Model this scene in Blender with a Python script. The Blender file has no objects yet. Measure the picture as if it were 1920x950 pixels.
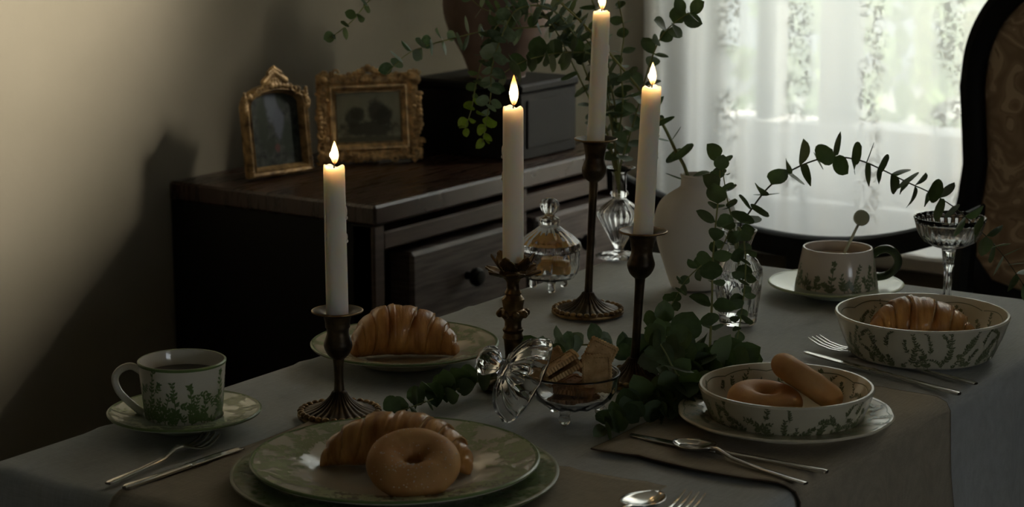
import bpy, math, random
from mathutils import Vector, Matrix, noise
R = math.radians
PI = math.pi
random.seed(7)
scn = bpy.context.scene
COL = scn.collection

# ------------------------------------------------------------------ camera
FPX = 3800.0
PITCH = math.atan(775 / 3800.0)
YAW = R(33.7)
CAM = Vector((0, 0, 1.31))
cd = bpy.data.cameras.new('camera')
cd.sensor_width = 36
cd.lens = FPX / 1920 * 36
cd.clip_start = 0.05
cd.dof.use_dof = True
cd.dof.focus_distance = 2.1
cd.dof.aperture_fstop = 11
cam = bpy.data.objects.new('camera', cd)
cam.location = CAM
cam.rotation_euler = (PI / 2 - PITCH, 0, YAW)
COL.objects.link(cam)
scn.camera = cam

# ------------------------------------------------------------------ sky, sun, exposure
w = bpy.data.worlds.new('overcast_sky')
scn.world = w
w.use_nodes = True
w.node_tree.nodes['Background'].inputs[0].default_value = (0.87, 0.95, 1.0, 1)
w.node_tree.nodes['Background'].inputs[1].default_value = 4.5
SUN_DIR = Vector((-.11, -.124, -.075)).normalized()
sd = bpy.data.lights.new('hazy_sun', 'SUN')
sd.energy = 37.0
sd.angle = R(15)
sd.color = (1.0, .93, .80)
so = bpy.data.objects.new('hazy_sun', sd)
so.rotation_euler = SUN_DIR.to_track_quat('-Z', 'Y').to_euler()
so.location = (1, 7, 4)
COL.objects.link(so)
pd = bpy.data.lights.new('window_portal', 'AREA')
pd.shape = 'RECTANGLE'
pd.size, pd.size_y = 1.88, 2.14
pd.cycles.is_portal = True
po = bpy.data.objects.new('window_portal', pd)
po.location = (-1.29, 4.16, 1.53)
po.rotation_euler = (-PI / 2, 0, 0)
COL.objects.link(po)
pd2 = bpy.data.lights.new('added_fill_window_portal', 'AREA')  # portal of the unseen window added for fill light
pd2.shape = 'RECTANGLE'
pd2.size, pd2.size_y = .76, .54
pd2.cycles.is_portal = True
po2 = bpy.data.objects.new('added_fill_window_portal', pd2)
po2.location = (1.86, .91, 1.21)
po2.rotation_euler = Vector((-1, 0, 0)).to_track_quat('-Z', 'Z').to_euler()
COL.objects.link(po2)
vs = scn.view_settings
vs.view_transform = 'Standard'
vs.look = 'None'
vs.gamma = 1
vs.exposure = 0.0
vs.use_curve_mapping = False

# ------------------------------------------------------------------ camera maths (places things on real planes)
_fw = Vector((-math.sin(YAW) * math.cos(PITCH), math.cos(YAW) * math.cos(PITCH), -math.sin(PITCH)))
RT = Vector((math.cos(YAW), math.sin(YAW), 0))
_up = RT.cross(_fw)
TOCAM = Vector((math.sin(YAW), -math.cos(YAW), 0))
TZ = 0.75


def ray(x, y):
    return _fw + RT * ((x - 960) / FPX) - _up * ((y - 475) / FPX)


def tp(x, y, z=TZ):
    d = ray(x, y)
    return CAM + d * ((z - CAM.z) / d.z)


def atX(x, y, X):
    d = ray(x, y)
    return CAM + d * ((X - CAM.x) / d.x)


def atY(x, y, Y):
    d = ray(x, y)
    return CAM + d * ((Y - CAM.y) / d.y)


def atD(x, y, D):
    return CAM + ray(x, y) * D


def zat(P, y):
    a, b = -1.0, 3.0
    for _ in range(40):
        m = (a + b) / 2
        v = Vector((P[0], P[1], m)) - CAM
        py = 475 - FPX * v.dot(_up) / v.dot(_fw)
        if py > y:
            a = m
        else:
            b = m
    return a


# ------------------------------------------------------------------ material helpers
def nodes_of(name):
    m = bpy.data.materials.new(name)
    m.use_nodes = True
    nt = m.node_tree
    return m, nt, nt.nodes['Principled BSDF'], nt.nodes['Material Output']


def setp(b, **k):
    names = dict(col='Base Color', rough='Roughness', metal='Metallic', spec='Specular IOR Level', trans='Transmission Weight',
                 ior='IOR', sss='Subsurface Weight', sssr='Subsurface Radius', ssss='Subsurface Scale', coat='Coat Weight',
                 sheen='Sheen Weight', emis='Emission Color', emiss='Emission Strength')
    for q, v in k.items():
        s = b.inputs[names[q]]
        if q in ('col', 'emis'):
            v = (*v, 1)
        s.default_value = v


def N(nt, t, **props):
    n = nt.nodes.new(t)
    for k, v in props.items():
        if hasattr(n, k) and not k.startswith('i_'):
            setattr(n, k, v)
    return n


def lnk(nt, a, b):
    nt.links.new(a, b)


def mat(name, col, rough=.5, **k):
    m, nt, b, o = nodes_of(name)
    setp(b, col=col, rough=rough, **k)
    return m


def noise_mat(name, c1, c2, scale=20, rough=.5, detail=6, stretch=(1, 1, 1), bump=0, lo=.35, hi=.65, bscale=None, coord='Object', rough2=None, dist=0, **k):
    m, nt, b, o = nodes_of(name)
    setp(b, rough=rough, **k)
    tc = N(nt, 'ShaderNodeTexCoord')
    mp = N(nt, 'ShaderNodeMapping')
    mp.inputs['Scale'].default_value = stretch
    lnk(nt, tc.outputs[coord], mp.inputs[0])
    no = N(nt, 'ShaderNodeTexNoise')
    no.inputs['Scale'].default_value = scale
    no.inputs['Detail'].default_value = detail
    no.inputs['Distortion'].default_value = dist
    lnk(nt, mp.outputs[0], no.inputs[0])
    cr = N(nt, 'ShaderNodeValToRGB')
    cr.color_ramp.elements[0].position = lo
    cr.color_ramp.elements[1].position = hi
    cr.color_ramp.elements[0].color = (*c1, 1)
    cr.color_ramp.elements[1].color = (*c2, 1)
    lnk(nt, no.outputs[0], cr.inputs[0])
    lnk(nt, cr.outputs[0], b.inputs['Base Color'])
    if bump:
        n2 = no
        if bscale:
            n2 = N(nt, 'ShaderNodeTexNoise')
            n2.inputs['Scale'].default_value = bscale
            n2.inputs['Detail'].default_value = 4
            lnk(nt, mp.outputs[0], n2.inputs[0])
        bp = N(nt, 'ShaderNodeBump')
        bp.inputs['Strength'].default_value = bump
        bp.inputs['Distance'].default_value = .002
        lnk(nt, n2.outputs[0], bp.inputs['Height'])
        lnk(nt, bp.outputs[0], b.inputs['Normal'])
    if rough2 is not None:
        mr = N(nt, 'ShaderNodeMapRange')
        mr.inputs[3].default_value = rough
        mr.inputs[4].default_value = rough2
        lnk(nt, no.outputs[0], mr.inputs[0])
        lnk(nt, mr.outputs[0], b.inputs['Roughness'])
    return m


def weave_mat(name, col, col2, scale=900, rough=.9, bump=.25, transl=0.0):
    m, nt, b, o = nodes_of(name)
    setp(b, rough=rough, spec=.1)
    tc = N(nt, 'ShaderNodeTexCoord')
    hs = []
    for st in ((1, .06, .06), (.06, 1, 1)):
        mp = N(nt, 'ShaderNodeMapping')
        mp.inputs['Scale'].default_value = st
        lnk(nt, tc.outputs['Object'], mp.inputs[0])
        no = N(nt, 'ShaderNodeTexNoise')
        no.inputs['Scale'].default_value = scale
        no.inputs['Detail'].default_value = 2
        lnk(nt, mp.outputs[0], no.inputs[0])
        hs.append(no)
    ad = N(nt, 'ShaderNodeMath', operation='ADD')
    lnk(nt, hs[0].outputs[0], ad.inputs[0])
    lnk(nt, hs[1].outputs[0], ad.inputs[1])
    cr = N(nt, 'ShaderNodeValToRGB')
    cr.color_ramp.elements[0].position = .35
    cr.color_ramp.elements[1].position = .65
    cr.color_ramp.elements[0].color = (*col2, 1)
    cr.color_ramp.elements[1].color = (*col, 1)
    hf = N(nt, 'ShaderNodeMath', operation='MULTIPLY')
    hf.inputs[1].default_value = .5
    lnk(nt, ad.outputs[0], hf.inputs[0])
    lnk(nt, hf.outputs[0], cr.inputs[0])
    lnk(nt, cr.outputs[0], b.inputs['Base Color'])
    bp = N(nt, 'ShaderNodeBump')
    bp.inputs['Strength'].default_value = bump
    bp.inputs['Distance'].default_value = .0006
    lnk(nt, ad.outputs[0], bp.inputs['Height'])
    lnk(nt, bp.outputs[0], b.inputs['Normal'])
    return m


def leaf_mat(name, c1, c2, tr):
    m, nt, b, o = nodes_of(name)
    setp(b, rough=.5, spec=.35)
    oi = N(nt, 'ShaderNodeObjectInfo')
    tc = N(nt, 'ShaderNodeTexCoord')
    no = N(nt, 'ShaderNodeTexNoise')
    no.inputs['Scale'].default_value = 2.5
    lnk(nt, tc.outputs['Object'], no.inputs[0])
    mx = N(nt, 'ShaderNodeMath', operation='ADD')
    lnk(nt, oi.outputs['Random'], mx.inputs[0])
    lnk(nt, no.outputs[0], mx.inputs[1])
    cr = N(nt, 'ShaderNodeValToRGB')
    cr.color_ramp.elements[0].position = .3
    cr.color_ramp.elements[1].position = 1.4 / 1.5
    cr.color_ramp.elements[0].color = (*c1, 1)
    cr.color_ramp.elements[1].color = (*c2, 1)
    mm = N(nt, 'ShaderNodeMath', operation='DIVIDE')
    mm.inputs[1].default_value = 1.5
    lnk(nt, mx.outputs[0], mm.inputs[0])
    lnk(nt, mm.outputs[0], cr.inputs[0])
    lnk(nt, cr.outputs[0], b.inputs['Base Color'])
    t = N(nt, 'ShaderNodeBsdfTranslucent')
    t.inputs[0].default_value = (*tr, 1)
    ms = N(nt, 'ShaderNodeMixShader')
    ms.inputs[0].default_value = .22
    lnk(nt, b.outputs[0], ms.inputs[1])
    lnk(nt, t.outputs[0], ms.inputs[2])
    lnk(nt, ms.outputs[0], o.inputs[0])
    return m


def pane_mat():
    m, nt, b, o = nodes_of('window_pane_glass')
    tr = N(nt, 'ShaderNodeBsdfTransparent')
    gl = N(nt, 'ShaderNodeBsdfGlossy')
    gl.inputs['Roughness'].default_value = .02
    fr = N(nt, 'ShaderNodeFresnel')
    fr.inputs[0].default_value = 1.3
    ms = N(nt, 'ShaderNodeMixShader')
    lnk(nt, fr.outputs[0], ms.inputs[0])
    lnk(nt, tr.outputs[0], ms.inputs[1])
    lnk(nt, gl.outputs[0], ms.inputs[2])
    lnk(nt, ms.outputs[0], o.inputs[0])
    return m


def curtain_mat():
    m, nt, b, o = nodes_of('sheer_lace')
    tc = N(nt, 'ShaderNodeTexCoord')
    # lace sprays: warped cell pattern
    n1 = N(nt, 'ShaderNodeTexNoise')
    n1.inputs['Scale'].default_value = 9
    n1.inputs['Detail'].default_value = 3
    lnk(nt, tc.outputs['Object'], n1.inputs[0])
    n2 = N(nt, 'ShaderNodeTexNoise')
    n2.inputs['Scale'].default_value = 75
    n2.inputs['Detail'].default_value = 4
    n2.inputs['Distortion'].default_value = 1.4
    lnk(nt, tc.outputs['Object'], n2.inputs[0])
    sx = N(nt, 'ShaderNodeSeparateXYZ')
    lnk(nt, tc.outputs['Object'], sx.inputs[0])
    wv = N(nt, 'ShaderNodeMath', operation='MULTIPLY')
    wv.inputs[1].default_value = 2 * PI / .17
    lnk(nt, sx.outputs[0], wv.inputs[0])
    sn = N(nt, 'ShaderNodeMath', operation='SINE')
    lnk(nt, wv.outputs[0], sn.inputs[0])
    a = N(nt, 'ShaderNodeMapRange', interpolation_type='SMOOTHSTEP')
    a.inputs[1].default_value = .1
    a.inputs[2].default_value = .8
    lnk(nt, sn.outputs[0], a.inputs[0])
    c = N(nt, 'ShaderNodeMapRange', interpolation_type='SMOOTHSTEP')
    c.inputs[1].default_value = .47
    c.inputs[2].default_value = .57
    lnk(nt, n2.outputs[0], c.inputs[0])
    d = N(nt, 'ShaderNodeMapRange', interpolation_type='SMOOTHSTEP')
    d.inputs[1].default_value = .36
    d.inputs[2].default_value = .52
    lnk(nt, n1.outputs[0], d.inputs[0])
    p1 = N(nt, 'ShaderNodeMath', operation='MULTIPLY')
    lnk(nt, a.outputs[0], p1.inputs[0])
    lnk(nt, c.outputs[0], p1.inputs[1])
    p2 = N(nt, 'ShaderNodeMath', operation='MULTIPLY')
    lnk(nt, p1.outputs[0], p2.inputs[0])
    lnk(nt, d.outputs[0], p2.inputs[1])
    op = N(nt, 'ShaderNodeMapRange')      # opacity of the net
    op.inputs[3].default_value = .84
    op.inputs[4].default_value = .98
    lnk(nt, p2.outputs[0], op.inputs[0])
    tl = N(nt, 'ShaderNodeBsdfTranslucent')
    tl.inputs[0].default_value = (.97, .965, .90, 1)
    df = N(nt, 'ShaderNodeBsdfDiffuse')
    df.inputs[0].default_value = (.86, .85, .78, 1)
    mx = N(nt, 'ShaderNodeMixShader')
    mf = N(nt, 'ShaderNodeMapRange')
    mf.inputs[3].default_value = .14
    mf.inputs[4].default_value = .65
    lnk(nt, p2.outputs[0], mf.inputs[0])
    lnk(nt, mf.outputs[0], mx.inputs[0])
    lnk(nt, tl.outputs[0], mx.inputs[1])
    lnk(nt, df.outputs[0], mx.inputs[2])
    tr = N(nt, 'ShaderNodeBsdfTransparent')
    ms = N(nt, 'ShaderNodeMixShader')
    lnk(nt, op.outputs[0], ms.inputs[0])
    lnk(nt, tr.outputs[0], ms.inputs[1])
    lnk(nt, mx.outputs[0], ms.inputs[2])
    lnk(nt, ms.outputs[0], o.inputs[0])
    return m


def damask_mat():
    m, nt, b, o = nodes_of('brocade')
    setp(b, rough=.75, spec=.2, sheen=.3)
    tc = N(nt, 'ShaderNodeTexCoord')
    n1 = N(nt, 'ShaderNodeTexNoise')
    n1.inputs['Scale'].default_value = 13
    n1.inputs['Detail'].default_value = 1.5
    n1.inputs['Distortion'].default_value = 1.2
    lnk(nt, tc.outputs['Object'], n1.inputs[0])
    mu = N(nt, 'ShaderNodeMath', operation='MULTIPLY')
    mu.inputs[1].default_value = 30
    lnk(nt, n1.outputs[0], mu.inputs[0])
    si = N(nt, 'ShaderNodeMath', operation='SINE')
    lnk(nt, mu.outputs[0], si.inputs[0])
    cr = N(nt, 'ShaderNodeValToRGB')
    e = cr.color_ramp.elements
    e[0].position, e[0].color = .0, (.30, .20, .11, 1)
    e[1].position, e[1].color = .78, (.44, .31, .19, 1)
    q = e.new(.84)
    q.color = (.24, .15, .08, 1)
    q = e.new(.92)
    q.color = (.58, .43, .27, 1)
    mr = N(nt, 'ShaderNodeMapRange')
    mr.inputs[1].default_value = -1
    lnk(nt, si.outputs[0], mr.inputs[0])
    lnk(nt, mr.outputs[0], cr.inputs[0])
    lnk(nt, cr.outputs[0], b.inputs['Base Color'])
    bp = N(nt, 'ShaderNodeBump')
    bp.inputs['Strength'].default_value = .4
    bp.inputs['Distance'].default_value = .002
    lnk(nt, mr.outputs[0], bp.inputs['Height'])
    lnk(nt, bp.outputs[0], b.inputs['Normal'])
    return m


def painting_mat(name, base1, base2, blobs, scale=30):
    """flat print: ground colour noise with soft blobs (x, z, rx, rz, colour) in object space"""
    m, nt, b, o = nodes_of(name)
    setp(b, rough=.55, spec=.3)
    tc = N(nt, 'ShaderNodeTexCoord')
    no = N(nt, 'ShaderNodeTexNoise')
    no.inputs['Scale'].default_value = scale
    no.inputs['Detail'].default_value = 5
    lnk(nt, tc.outputs['Object'], no.inputs[0])
    cr = N(nt, 'ShaderNodeValToRGB')
    cr.color_ramp.elements[0].position = .35
    cr.color_ramp.elements[1].position = .65
    cr.color_ramp.elements[0].color = (*base1, 1)
    cr.color_ramp.elements[1].color = (*base2, 1)
    lnk(nt, no.outputs[0], cr.inputs[0])
    cur = cr.outputs[0]
    n2 = N(nt, 'ShaderNodeTexNoise')
    n2.inputs['Scale'].default_value = 90
    n2.inputs['Detail'].default_value = 5
    lnk(nt, tc.outputs['Object'], n2.inputs[0])
    for (x, z, rx, rz, c) in blobs:
        mp = N(nt, 'ShaderNodeMapping')
        mp.inputs['Location'].default_value = (-x / rx, 0, -z / rz)
        mp.inputs['Scale'].default_value = (1 / rx, 0, 1 / rz)
        lnk(nt, tc.outputs['Object'], mp.inputs[0])
        ln = N(nt, 'ShaderNodeVectorMath', operation='LENGTH')
        lnk(nt, mp.outputs[0], ln.inputs[0])
        ad = N(nt, 'ShaderNodeMath', operation='ADD')
        lnk(nt, ln.outputs['Value'], ad.inputs[0])
        lnk(nt, n2.outputs[0], ad.inputs[1])
        mr = N(nt, 'ShaderNodeMapRange', interpolation_type='SMOOTHSTEP')
        mr.inputs[1].default_value = 1.6
        mr.inputs[2].default_value = 1.1
        mr.inputs[3].default_value = 0
        mr.inputs[4].default_value = .9
        lnk(nt, ad.outputs[0], mr.inputs[0])
        mx = N(nt, 'ShaderNodeMix', data_type='RGBA')
        lnk(nt, mr.outputs[0], mx.inputs[0])
        lnk(nt, cur, mx.inputs[6])
        mx.inputs[7].default_value = (*c, 1)
        cur = mx.outputs[2]
    lnk(nt, cur, b.inputs['Base Color'])
    return m


M = {}
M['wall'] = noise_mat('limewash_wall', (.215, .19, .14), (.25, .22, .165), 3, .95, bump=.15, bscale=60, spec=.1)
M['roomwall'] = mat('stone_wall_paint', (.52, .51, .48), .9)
M['floor'] = noise_mat('floor_boards', (.05, .032, .02), (.08, .05, .032), 6, .5, stretch=(12, 1, 1))
M['ceil'] = mat('ceiling_paint', (.55, .54, .51), .9)
M['darkwood'] = noise_mat('dark_walnut', (.014, .009, .0065), (.030, .018, .012), 14, .33, stretch=(8, 1, 8), rough2=.45)
M['redwood'] = noise_mat('polished_mahogany_top', (.026, .012, .007), (.05, .025, .015), 10, .22, stretch=(10, 1, 1), rough2=.34)
M['drawerwood'] = noise_mat('weathered_drawer_wood', (.045, .034, .03), (.12, .095, .085), 12, .5, stretch=(1, 1, 14), bump=.3, detail=8)
M['stilewood'] = noise_mat('stile_wood', (.04, .022, .015), (.075, .045, .032), 10, .4, stretch=(1, 1, 9))
M['black'] = mat('black_stained_wood', (.0055, .0048, .004), .55, spec=.22)
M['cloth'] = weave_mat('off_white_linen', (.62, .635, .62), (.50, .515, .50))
M['napkin'] = weave_mat('beige_linen', (.50, .44, .34), (.39, .34, .26))
M['piping'] = mat('brown_piping', (.10, .065, .04), .8)
M['porcelain'] = mat('cream_porcelain', (.80, .76, .64), .12, coat=.3)
M['ivory'] = mat('ivory_glaze', (.78, .72, .56), .18, coat=.2)
M['pinkglaze'] = mat('blush_glaze', (.80, .68, .56), .18, coat=.2)
M['celadon'] = mat('pale_green_glaze', (.62, .68, .52), .14, coat=.3)
M['greenprint'] = mat('green_transfer_print', (.16, .24, .08), .3)
M['oliveprint'] = mat('olive_transfer_print', (.19, .21, .10), .35)
M['paleprint'] = mat('pale_green_print', (.42, .48, .26), .3)
M['darkgreen'] = mat('dark_green_glaze', (.055, .085, .03), .2, coat=.3)
M['chargergreen'] = noise_mat('mottled_green_charger', (.20, .27, .11), (.52, .54, .36), 120, .2, lo=.4, hi=.6, coat=.2)
M['tea'] = mat('black_tea', (.020, .008, .003), .03)
M['wax'] = mat('white_wax', (.90, .87, .80), .45, sss=1.0, sssr=(1.0, .72, .48), ssss=.03)
M['wick'] = mat('charred_wick', (.01, .008, .006), .9)
M['bronze'] = noise_mat('dark_bronze', (.030, .021, .013), (.10, .068, .036), 60, .42, metal=.75, bump=.2)
M['brassedge'] = noise_mat('worn_brass', (.16, .10, .045), (.38, .25, .11), 90, .4, metal=.85)
M['antbrass'] = noise_mat('antique_brass', (.07, .042, .018), (.24, .15, .062), 70, .4, metal=.8, bump=.3)
M['gilt'] = noise_mat('antique_gilt', (.10, .055, .018), (.58, .37, .15), 60, .42, metal=.25, bump=.5, lo=.3, hi=.7)
M['gilt2'] = noise_mat('bright_gilt', (.16, .085, .028), (.92, .60, .26), 75, .36, metal=.35, bump=.5, lo=.22, hi=.66)
M['steel'] = mat('polished_steel', (.62, .60, .56), .16, metal=1.0)
M['glass'] = mat('clear_glass', (1, 1, 1), .0, trans=1.0, ior=1.48)
M['crystal'] = mat('cut_crystal', (1, 1, 1), .01, trans=1.0, ior=1.52)
M['whitevase'] = noise_mat('matt_white_ceramic', (.76, .72, .66), (.84, .80, .74), 8, .75, bump=.15, bscale=90)
M['brownvase'] = noise_mat('brown_stoneware', (.10, .058, .038), (.30, .20, .15), 5, .6, bump=.2, bscale=50)
M['croissant'] = noise_mat('croissant_crust', (.34, .115, .02), (.80, .42, .12), 38, .34, detail=8, stretch=(2, .6, .6), bump=.5, bscale=140, lo=.3, hi=.7, coat=.25)
M['donut'] = noise_mat('doughnut_crust', (.56, .27, .085), (.66, .36, .13), 40, .62, bump=.15, bscale=300, sss=.15, sssr=(.6, .3, .1), ssss=.006)
M['sugar'] = mat('sugar_dust', (.85, .80, .70), .8)
M['biscuit'] = noise_mat('biscuit_crumb', (.50, .29, .11), (.74, .50, .24), 90, .75, bump=.3)
M['biscuitbrown'] = noise_mat('brown_biscuit', (.30, .13, .045), (.50, .25, .09), 90, .75, bump=.3)
M['candy'] = mat('amber_sweet', (.85, .50, .12), .25, sss=.3, sssr=(1, .5, .15), ssss=.006)
M['leaf'] = leaf_mat('eucalyptus_leaf', (.050, .080, .036), (.155, .205, .12), (.13, .23, .05))
M['leafpale'] = leaf_mat('silvery_eucalyptus_leaf', (.07, .12, .075), (.36, .45, .38), (.14, .25, .08))
M['leaftip'] = leaf_mat('young_yellow_green_leaf', (.12, .20, .02), (.30, .40, .06), (.30, .45, .04))
M['stem'] = mat('green_stem', (.26, .28, .10), .6)
M['stemdark'] = mat('brown_green_stem', (.06, .055, .025), .6)
M['winframe'] = mat('white_window_paint', (.62, .60, .55), .5)
M['pane'] = pane_mat()
M['lace'] = curtain_mat()
M['brocade'] = damask_mat()
M['terrace'] = mat('pale_render', (.62, .60, .55), .9)
M['paving'] = mat('stone_paving', (.24, .25, .21), .9)
M['hedge'] = noise_mat('hedge_green', (.10, .16, .05), (.25, .36, .12), 20, .8)
M['postgrey'] = mat('dark_grey_paint', (.09, .10, .09), .7)
M['greybuild'] = mat('grey_render', (.42, .45, .46), .9)
M['paint1'] = painting_mat('rococo_garden_print', (.014, .019, .018), (.075, .085, .07), [
    (-.004, .100, .018, .032, (.14, .16, .195)), (.008, .072, .013, .030, (.12, .135, .17)), (.018, .112, .014, .024, (.03, .042, .03)),
    (-.025, .075, .012, .05, (.03, .042, .025)), (.024, .045, .014, .034, (.025, .038, .025)), (-.012, .035, .014, .018, (.03, .04, .025)), (.001, .030, .006, .009, (.13, .05, .045))], 85)
M['paint2'] = painting_mat('landscape_print', (.38, .37, .25), (.46, .45, .31), [
    (-.026, .044, .018, .020, (.10, .098, .062)), (-.018, .052, .014, .014, (.085, .082, .05)), (.016, .056, .020, .022, (.075, .072, .046)), (.027, .046, .018, .020, (.07, .066, .042)),
    (.0, .026, .060, .016, (.085, .08, .05)), (.0, .006, .08, .009, (.17, .16, .10))], 40)


def flame_mat():
    m = bpy.data.materials.new('candle_flame')
    m.use_nodes = True
    nt = m.node_tree
    nt.nodes.remove(nt.nodes['Principled BSDF'])
    o = nt.nodes['Material Output']
    tc = N(nt, 'ShaderNodeTexCoord')
    sx = N(nt, 'ShaderNodeSeparateXYZ')
    lnk(nt, tc.outputs['Object'], sx.inputs[0])
    mr = N(nt, 'ShaderNodeMapRange')
    mr.inputs[2].default_value = .026
    lnk(nt, sx.outputs[2], mr.inputs[0])
    cr = N(nt, 'ShaderNodeValToRGB')
    e = cr.color_ramp.elements
    e[0].position, e[0].color = 0, (1.0, .34, .05, 1)
    e[1].position, e[1].color = .3, (1, .70, .30, 1)
    q = e.new(.8)
    q.color = (1, .66, .27, 1)
    q = e.new(1)
    q.color = (1, .42, .08, 1)
    st = N(nt, 'ShaderNodeValToRGB')
    s = st.color_ramp.elements
    s[0].position, s[0].color = 0, (.12, .12, .12, 1)
    s[1].position, s[1].color = .3, (1, 1, 1, 1)
    q = s.new(1)
    q.color = (.4, .4, .4, 1)
    lnk(nt, mr.outputs[0], cr.inputs[0])
    lnk(nt, mr.outputs[0], st.inputs[0])
    mu = N(nt, 'ShaderNodeMath', operation='MULTIPLY')
    mu.inputs[1].default_value = 3
    lnk(nt, st.outputs[0], mu.inputs[0])
    em = N(nt, 'ShaderNodeEmission')
    lnk(nt, cr.outputs[0], em.inputs[0])
    lnk(nt, mu.outputs[0], em.inputs[1])
    tr = N(nt, 'ShaderNodeBsdfTransparent')
    ad = N(nt, 'ShaderNodeAddShader')
    lnk(nt, em.outputs[0], ad.inputs[0])
    lnk(nt, tr.outputs[0], ad.inputs[1])
    lnk(nt, ad.outputs[0], o.inputs[0])
    return m


M['flame'] = flame_mat()


# ------------------------------------------------------------------ object helpers
class MB:
    def __init__(s):
        s.v, s.f = [], []

    def add(s, v, f):
        o = len(s.v)
        s.v += [tuple(p) for p in v]
        s.f += [tuple(i + o for i in q) for q in f]
        return s

    def box(s, x0, x1, y0, y1, z0, z1):
        v = [(x, y, z) for z in (z0, z1) for y in (y0, y1) for x in (x0, x1)]
        return s.add(v, [(0, 2, 3, 1), (4, 5, 7, 6), (0, 1, 5, 4), (2, 6, 7, 3), (0, 4, 6, 2), (1, 3, 7, 5)])

    def tube(s, pts, rad, n=8, closed=False, caps=True, flat=1.0, flatdir=None):
        pts = [Vector(p) for p in pts]
        k = len(pts)
        if not hasattr(rad, '__len__'):
            rad = [rad] * k
        v, f = [], []
        up0 = Vector((0, 0, 1))
        prev = None
        for i, p in enumerate(pts):
            a = pts[(i - 1) % k] if (closed or i > 0) else pts[i]
            b = pts[(i + 1) % k] if (closed or i < k - 1) else pts[i]
            t = (b - a).normalized()
            if prev is None:
                ref = flatdir or (up0 if abs(t.z) < .95 else Vector((1, 0, 0)))
                u = (ref - t * ref.dot(t)).normalized()
            else:
                u = (prev - t * prev.dot(t))
                u = u.normalized() if u.length > 1e-6 else prev
            prev = u
            w_ = t.cross(u)
            for j in range(n):
                an = 2 * PI * j / n
                v.append(p + (u * math.cos(an) * flat + w_ * math.sin(an)) * rad[i])
        m = k if closed else k - 1
        for i in range(m):
            for j in range(n):
                a, b = i * n + j, i * n + (j + 1) % n
                c, d = ((i + 1) % k) * n + (j + 1) % n, ((i + 1) % k) * n + j
                f.append((a, b, c, d))
        if caps and not closed:
            f.append(tuple(reversed(range(n))))
            f.append(tuple((k - 1) * n + j for j in range(n)))
        return s.add(v, f)

    def lathe(s, prof, n=48, mod=None, c=(0, 0, 0)):
        """prof: list of (r, z); r = 0 ends are closed to a point; mod(r, z, theta, i) -> (r, z)"""
        v, f, idx = [], [], []
        for i, (r, z) in enumerate(prof):
            if r < 1e-7:
                idx.append([len(v)] * n)
                v.append((c[0], c[1], c[2] + z))
                continue
            row = []
            for j in range(n):
                t = 2 * PI * j / n
                rr, zz = mod(r, z, t, i) if mod else (r, z)
                row.append(len(v))
                v.append((c[0] + rr * math.cos(t), c[1] + rr * math.sin(t), c[2] + zz))
            idx.append(row)
        for i in range(len(prof) - 1):
            a, b = idx[i], idx[i + 1]
            for j in range(n):
                q = (a[j], a[(j + 1) % n], b[(j + 1) % n], b[j])
                u = []
                for e in q:
                    if e not in u:
                        u.append(e)
                if len(u) > 2:
                    f.append(tuple(u))
        return s.add(v, f)

    def ball(s, c, r, n=10, m=7, sc=(1, 1, 1)):
        prof = [(math.sin(PI * i / m) * r if 0 < i < m else 0, -math.cos(PI * i / m) * r) for i in range(m + 1)]
        o = len(s.v)
        s.lathe(prof, n)
        for i in range(o, len(s.v)):
            p = s.v[i]
            s.v[i] = (c[0] + p[0] * sc[0], c[1] + p[1] * sc[1], c[2] + p[2] * sc[2])
        return s

    def grid(s, fn, nu, nv, wrap=False):
        v, f = [], []
        for i in range(nu + 1):
            for j in range(nv if wrap else nv + 1):
                v.append(fn(i / nu, j / nv))
        w_ = nv if wrap else nv + 1
        for i in range(nu):
            for j in range(nv):
                f.append((i * w_ + j, (i + 1) * w_ + j, (i + 1) * w_ + (j + 1) % w_, i * w_ + (j + 1) % w_))
        return s.add(v, f)

    def xf(s, mtx):
        s.v = [tuple(mtx @ Vector(p)) for p in s.v]
        return s

    def mesh(s, name, m, smooth=True, auto=None):
        me = bpy.data.meshes.new(name)
        me.from_pydata(s.v, [], s.f)
        me.validate()
        me.materials.append(m)
        if smooth:
            me.polygons.foreach_set('use_smooth', [True] * len(me.polygons))
            if auto:
                me.set_sharp_from_angle(angle=R(auto))
        me.update()
        return me

    def build(s, name, m, parent=None, loc=None, smooth=True, auto=40, fixn=True):
        me = s.mesh(name, m, smooth, auto)
        if fixn:
            import bmesh
            bm = bmesh.new()
            bm.from_mesh(me)
            bmesh.ops.recalc_face_normals(bm, faces=bm.faces)
            bm.to_mesh(me)
            bm.free()
        return link(name, me, parent, loc)


def link(name, data, parent=None, loc=None):
    o = bpy.data.objects.new(name, data)
    COL.objects.link(o)
    if loc is not None:
        o.location = loc
    if parent:
        o.parent = parent
    return o


def tag(o, label, cat, group=None, kind=None):
    o['label'] = label
    if cat:
        o['category'] = cat
    if group:
        o['group'] = group
    if kind:
        o['kind'] = kind
    return o


def struct(o, label=None):
    o['kind'] = 'structure'
    if label:
        o['label'] = label
    return o


def thing(name, label, cat, loc=(0, 0, 0), rz=0, group=None):
    o = link(name, None, None, loc)
    o.rotation_euler = (0, 0, rz)
    o.empty_display_size = .03
    return tag(o, label, cat, group)


def smooth_path(pts, per=6):
    pts = [Vector(p) for p in pts]
    out = []
    k = len(pts)
    for i in range(k - 1):
        p0, p1, p2, p3 = pts[max(i - 1, 0)], pts[i], pts[i + 1], pts[min(i + 2, k - 1)]
        for j in range(per):
            t = j / per
            out.append(.5 * ((2 * p1) + (p2 - p0) * t + (2 * p0 - 5 * p1 + 4 * p2 - p3) * t * t + (3 * p1 - p0 - 3 * p2 + p3) * t ** 3))
    out.append(pts[-1])
    return out


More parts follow.
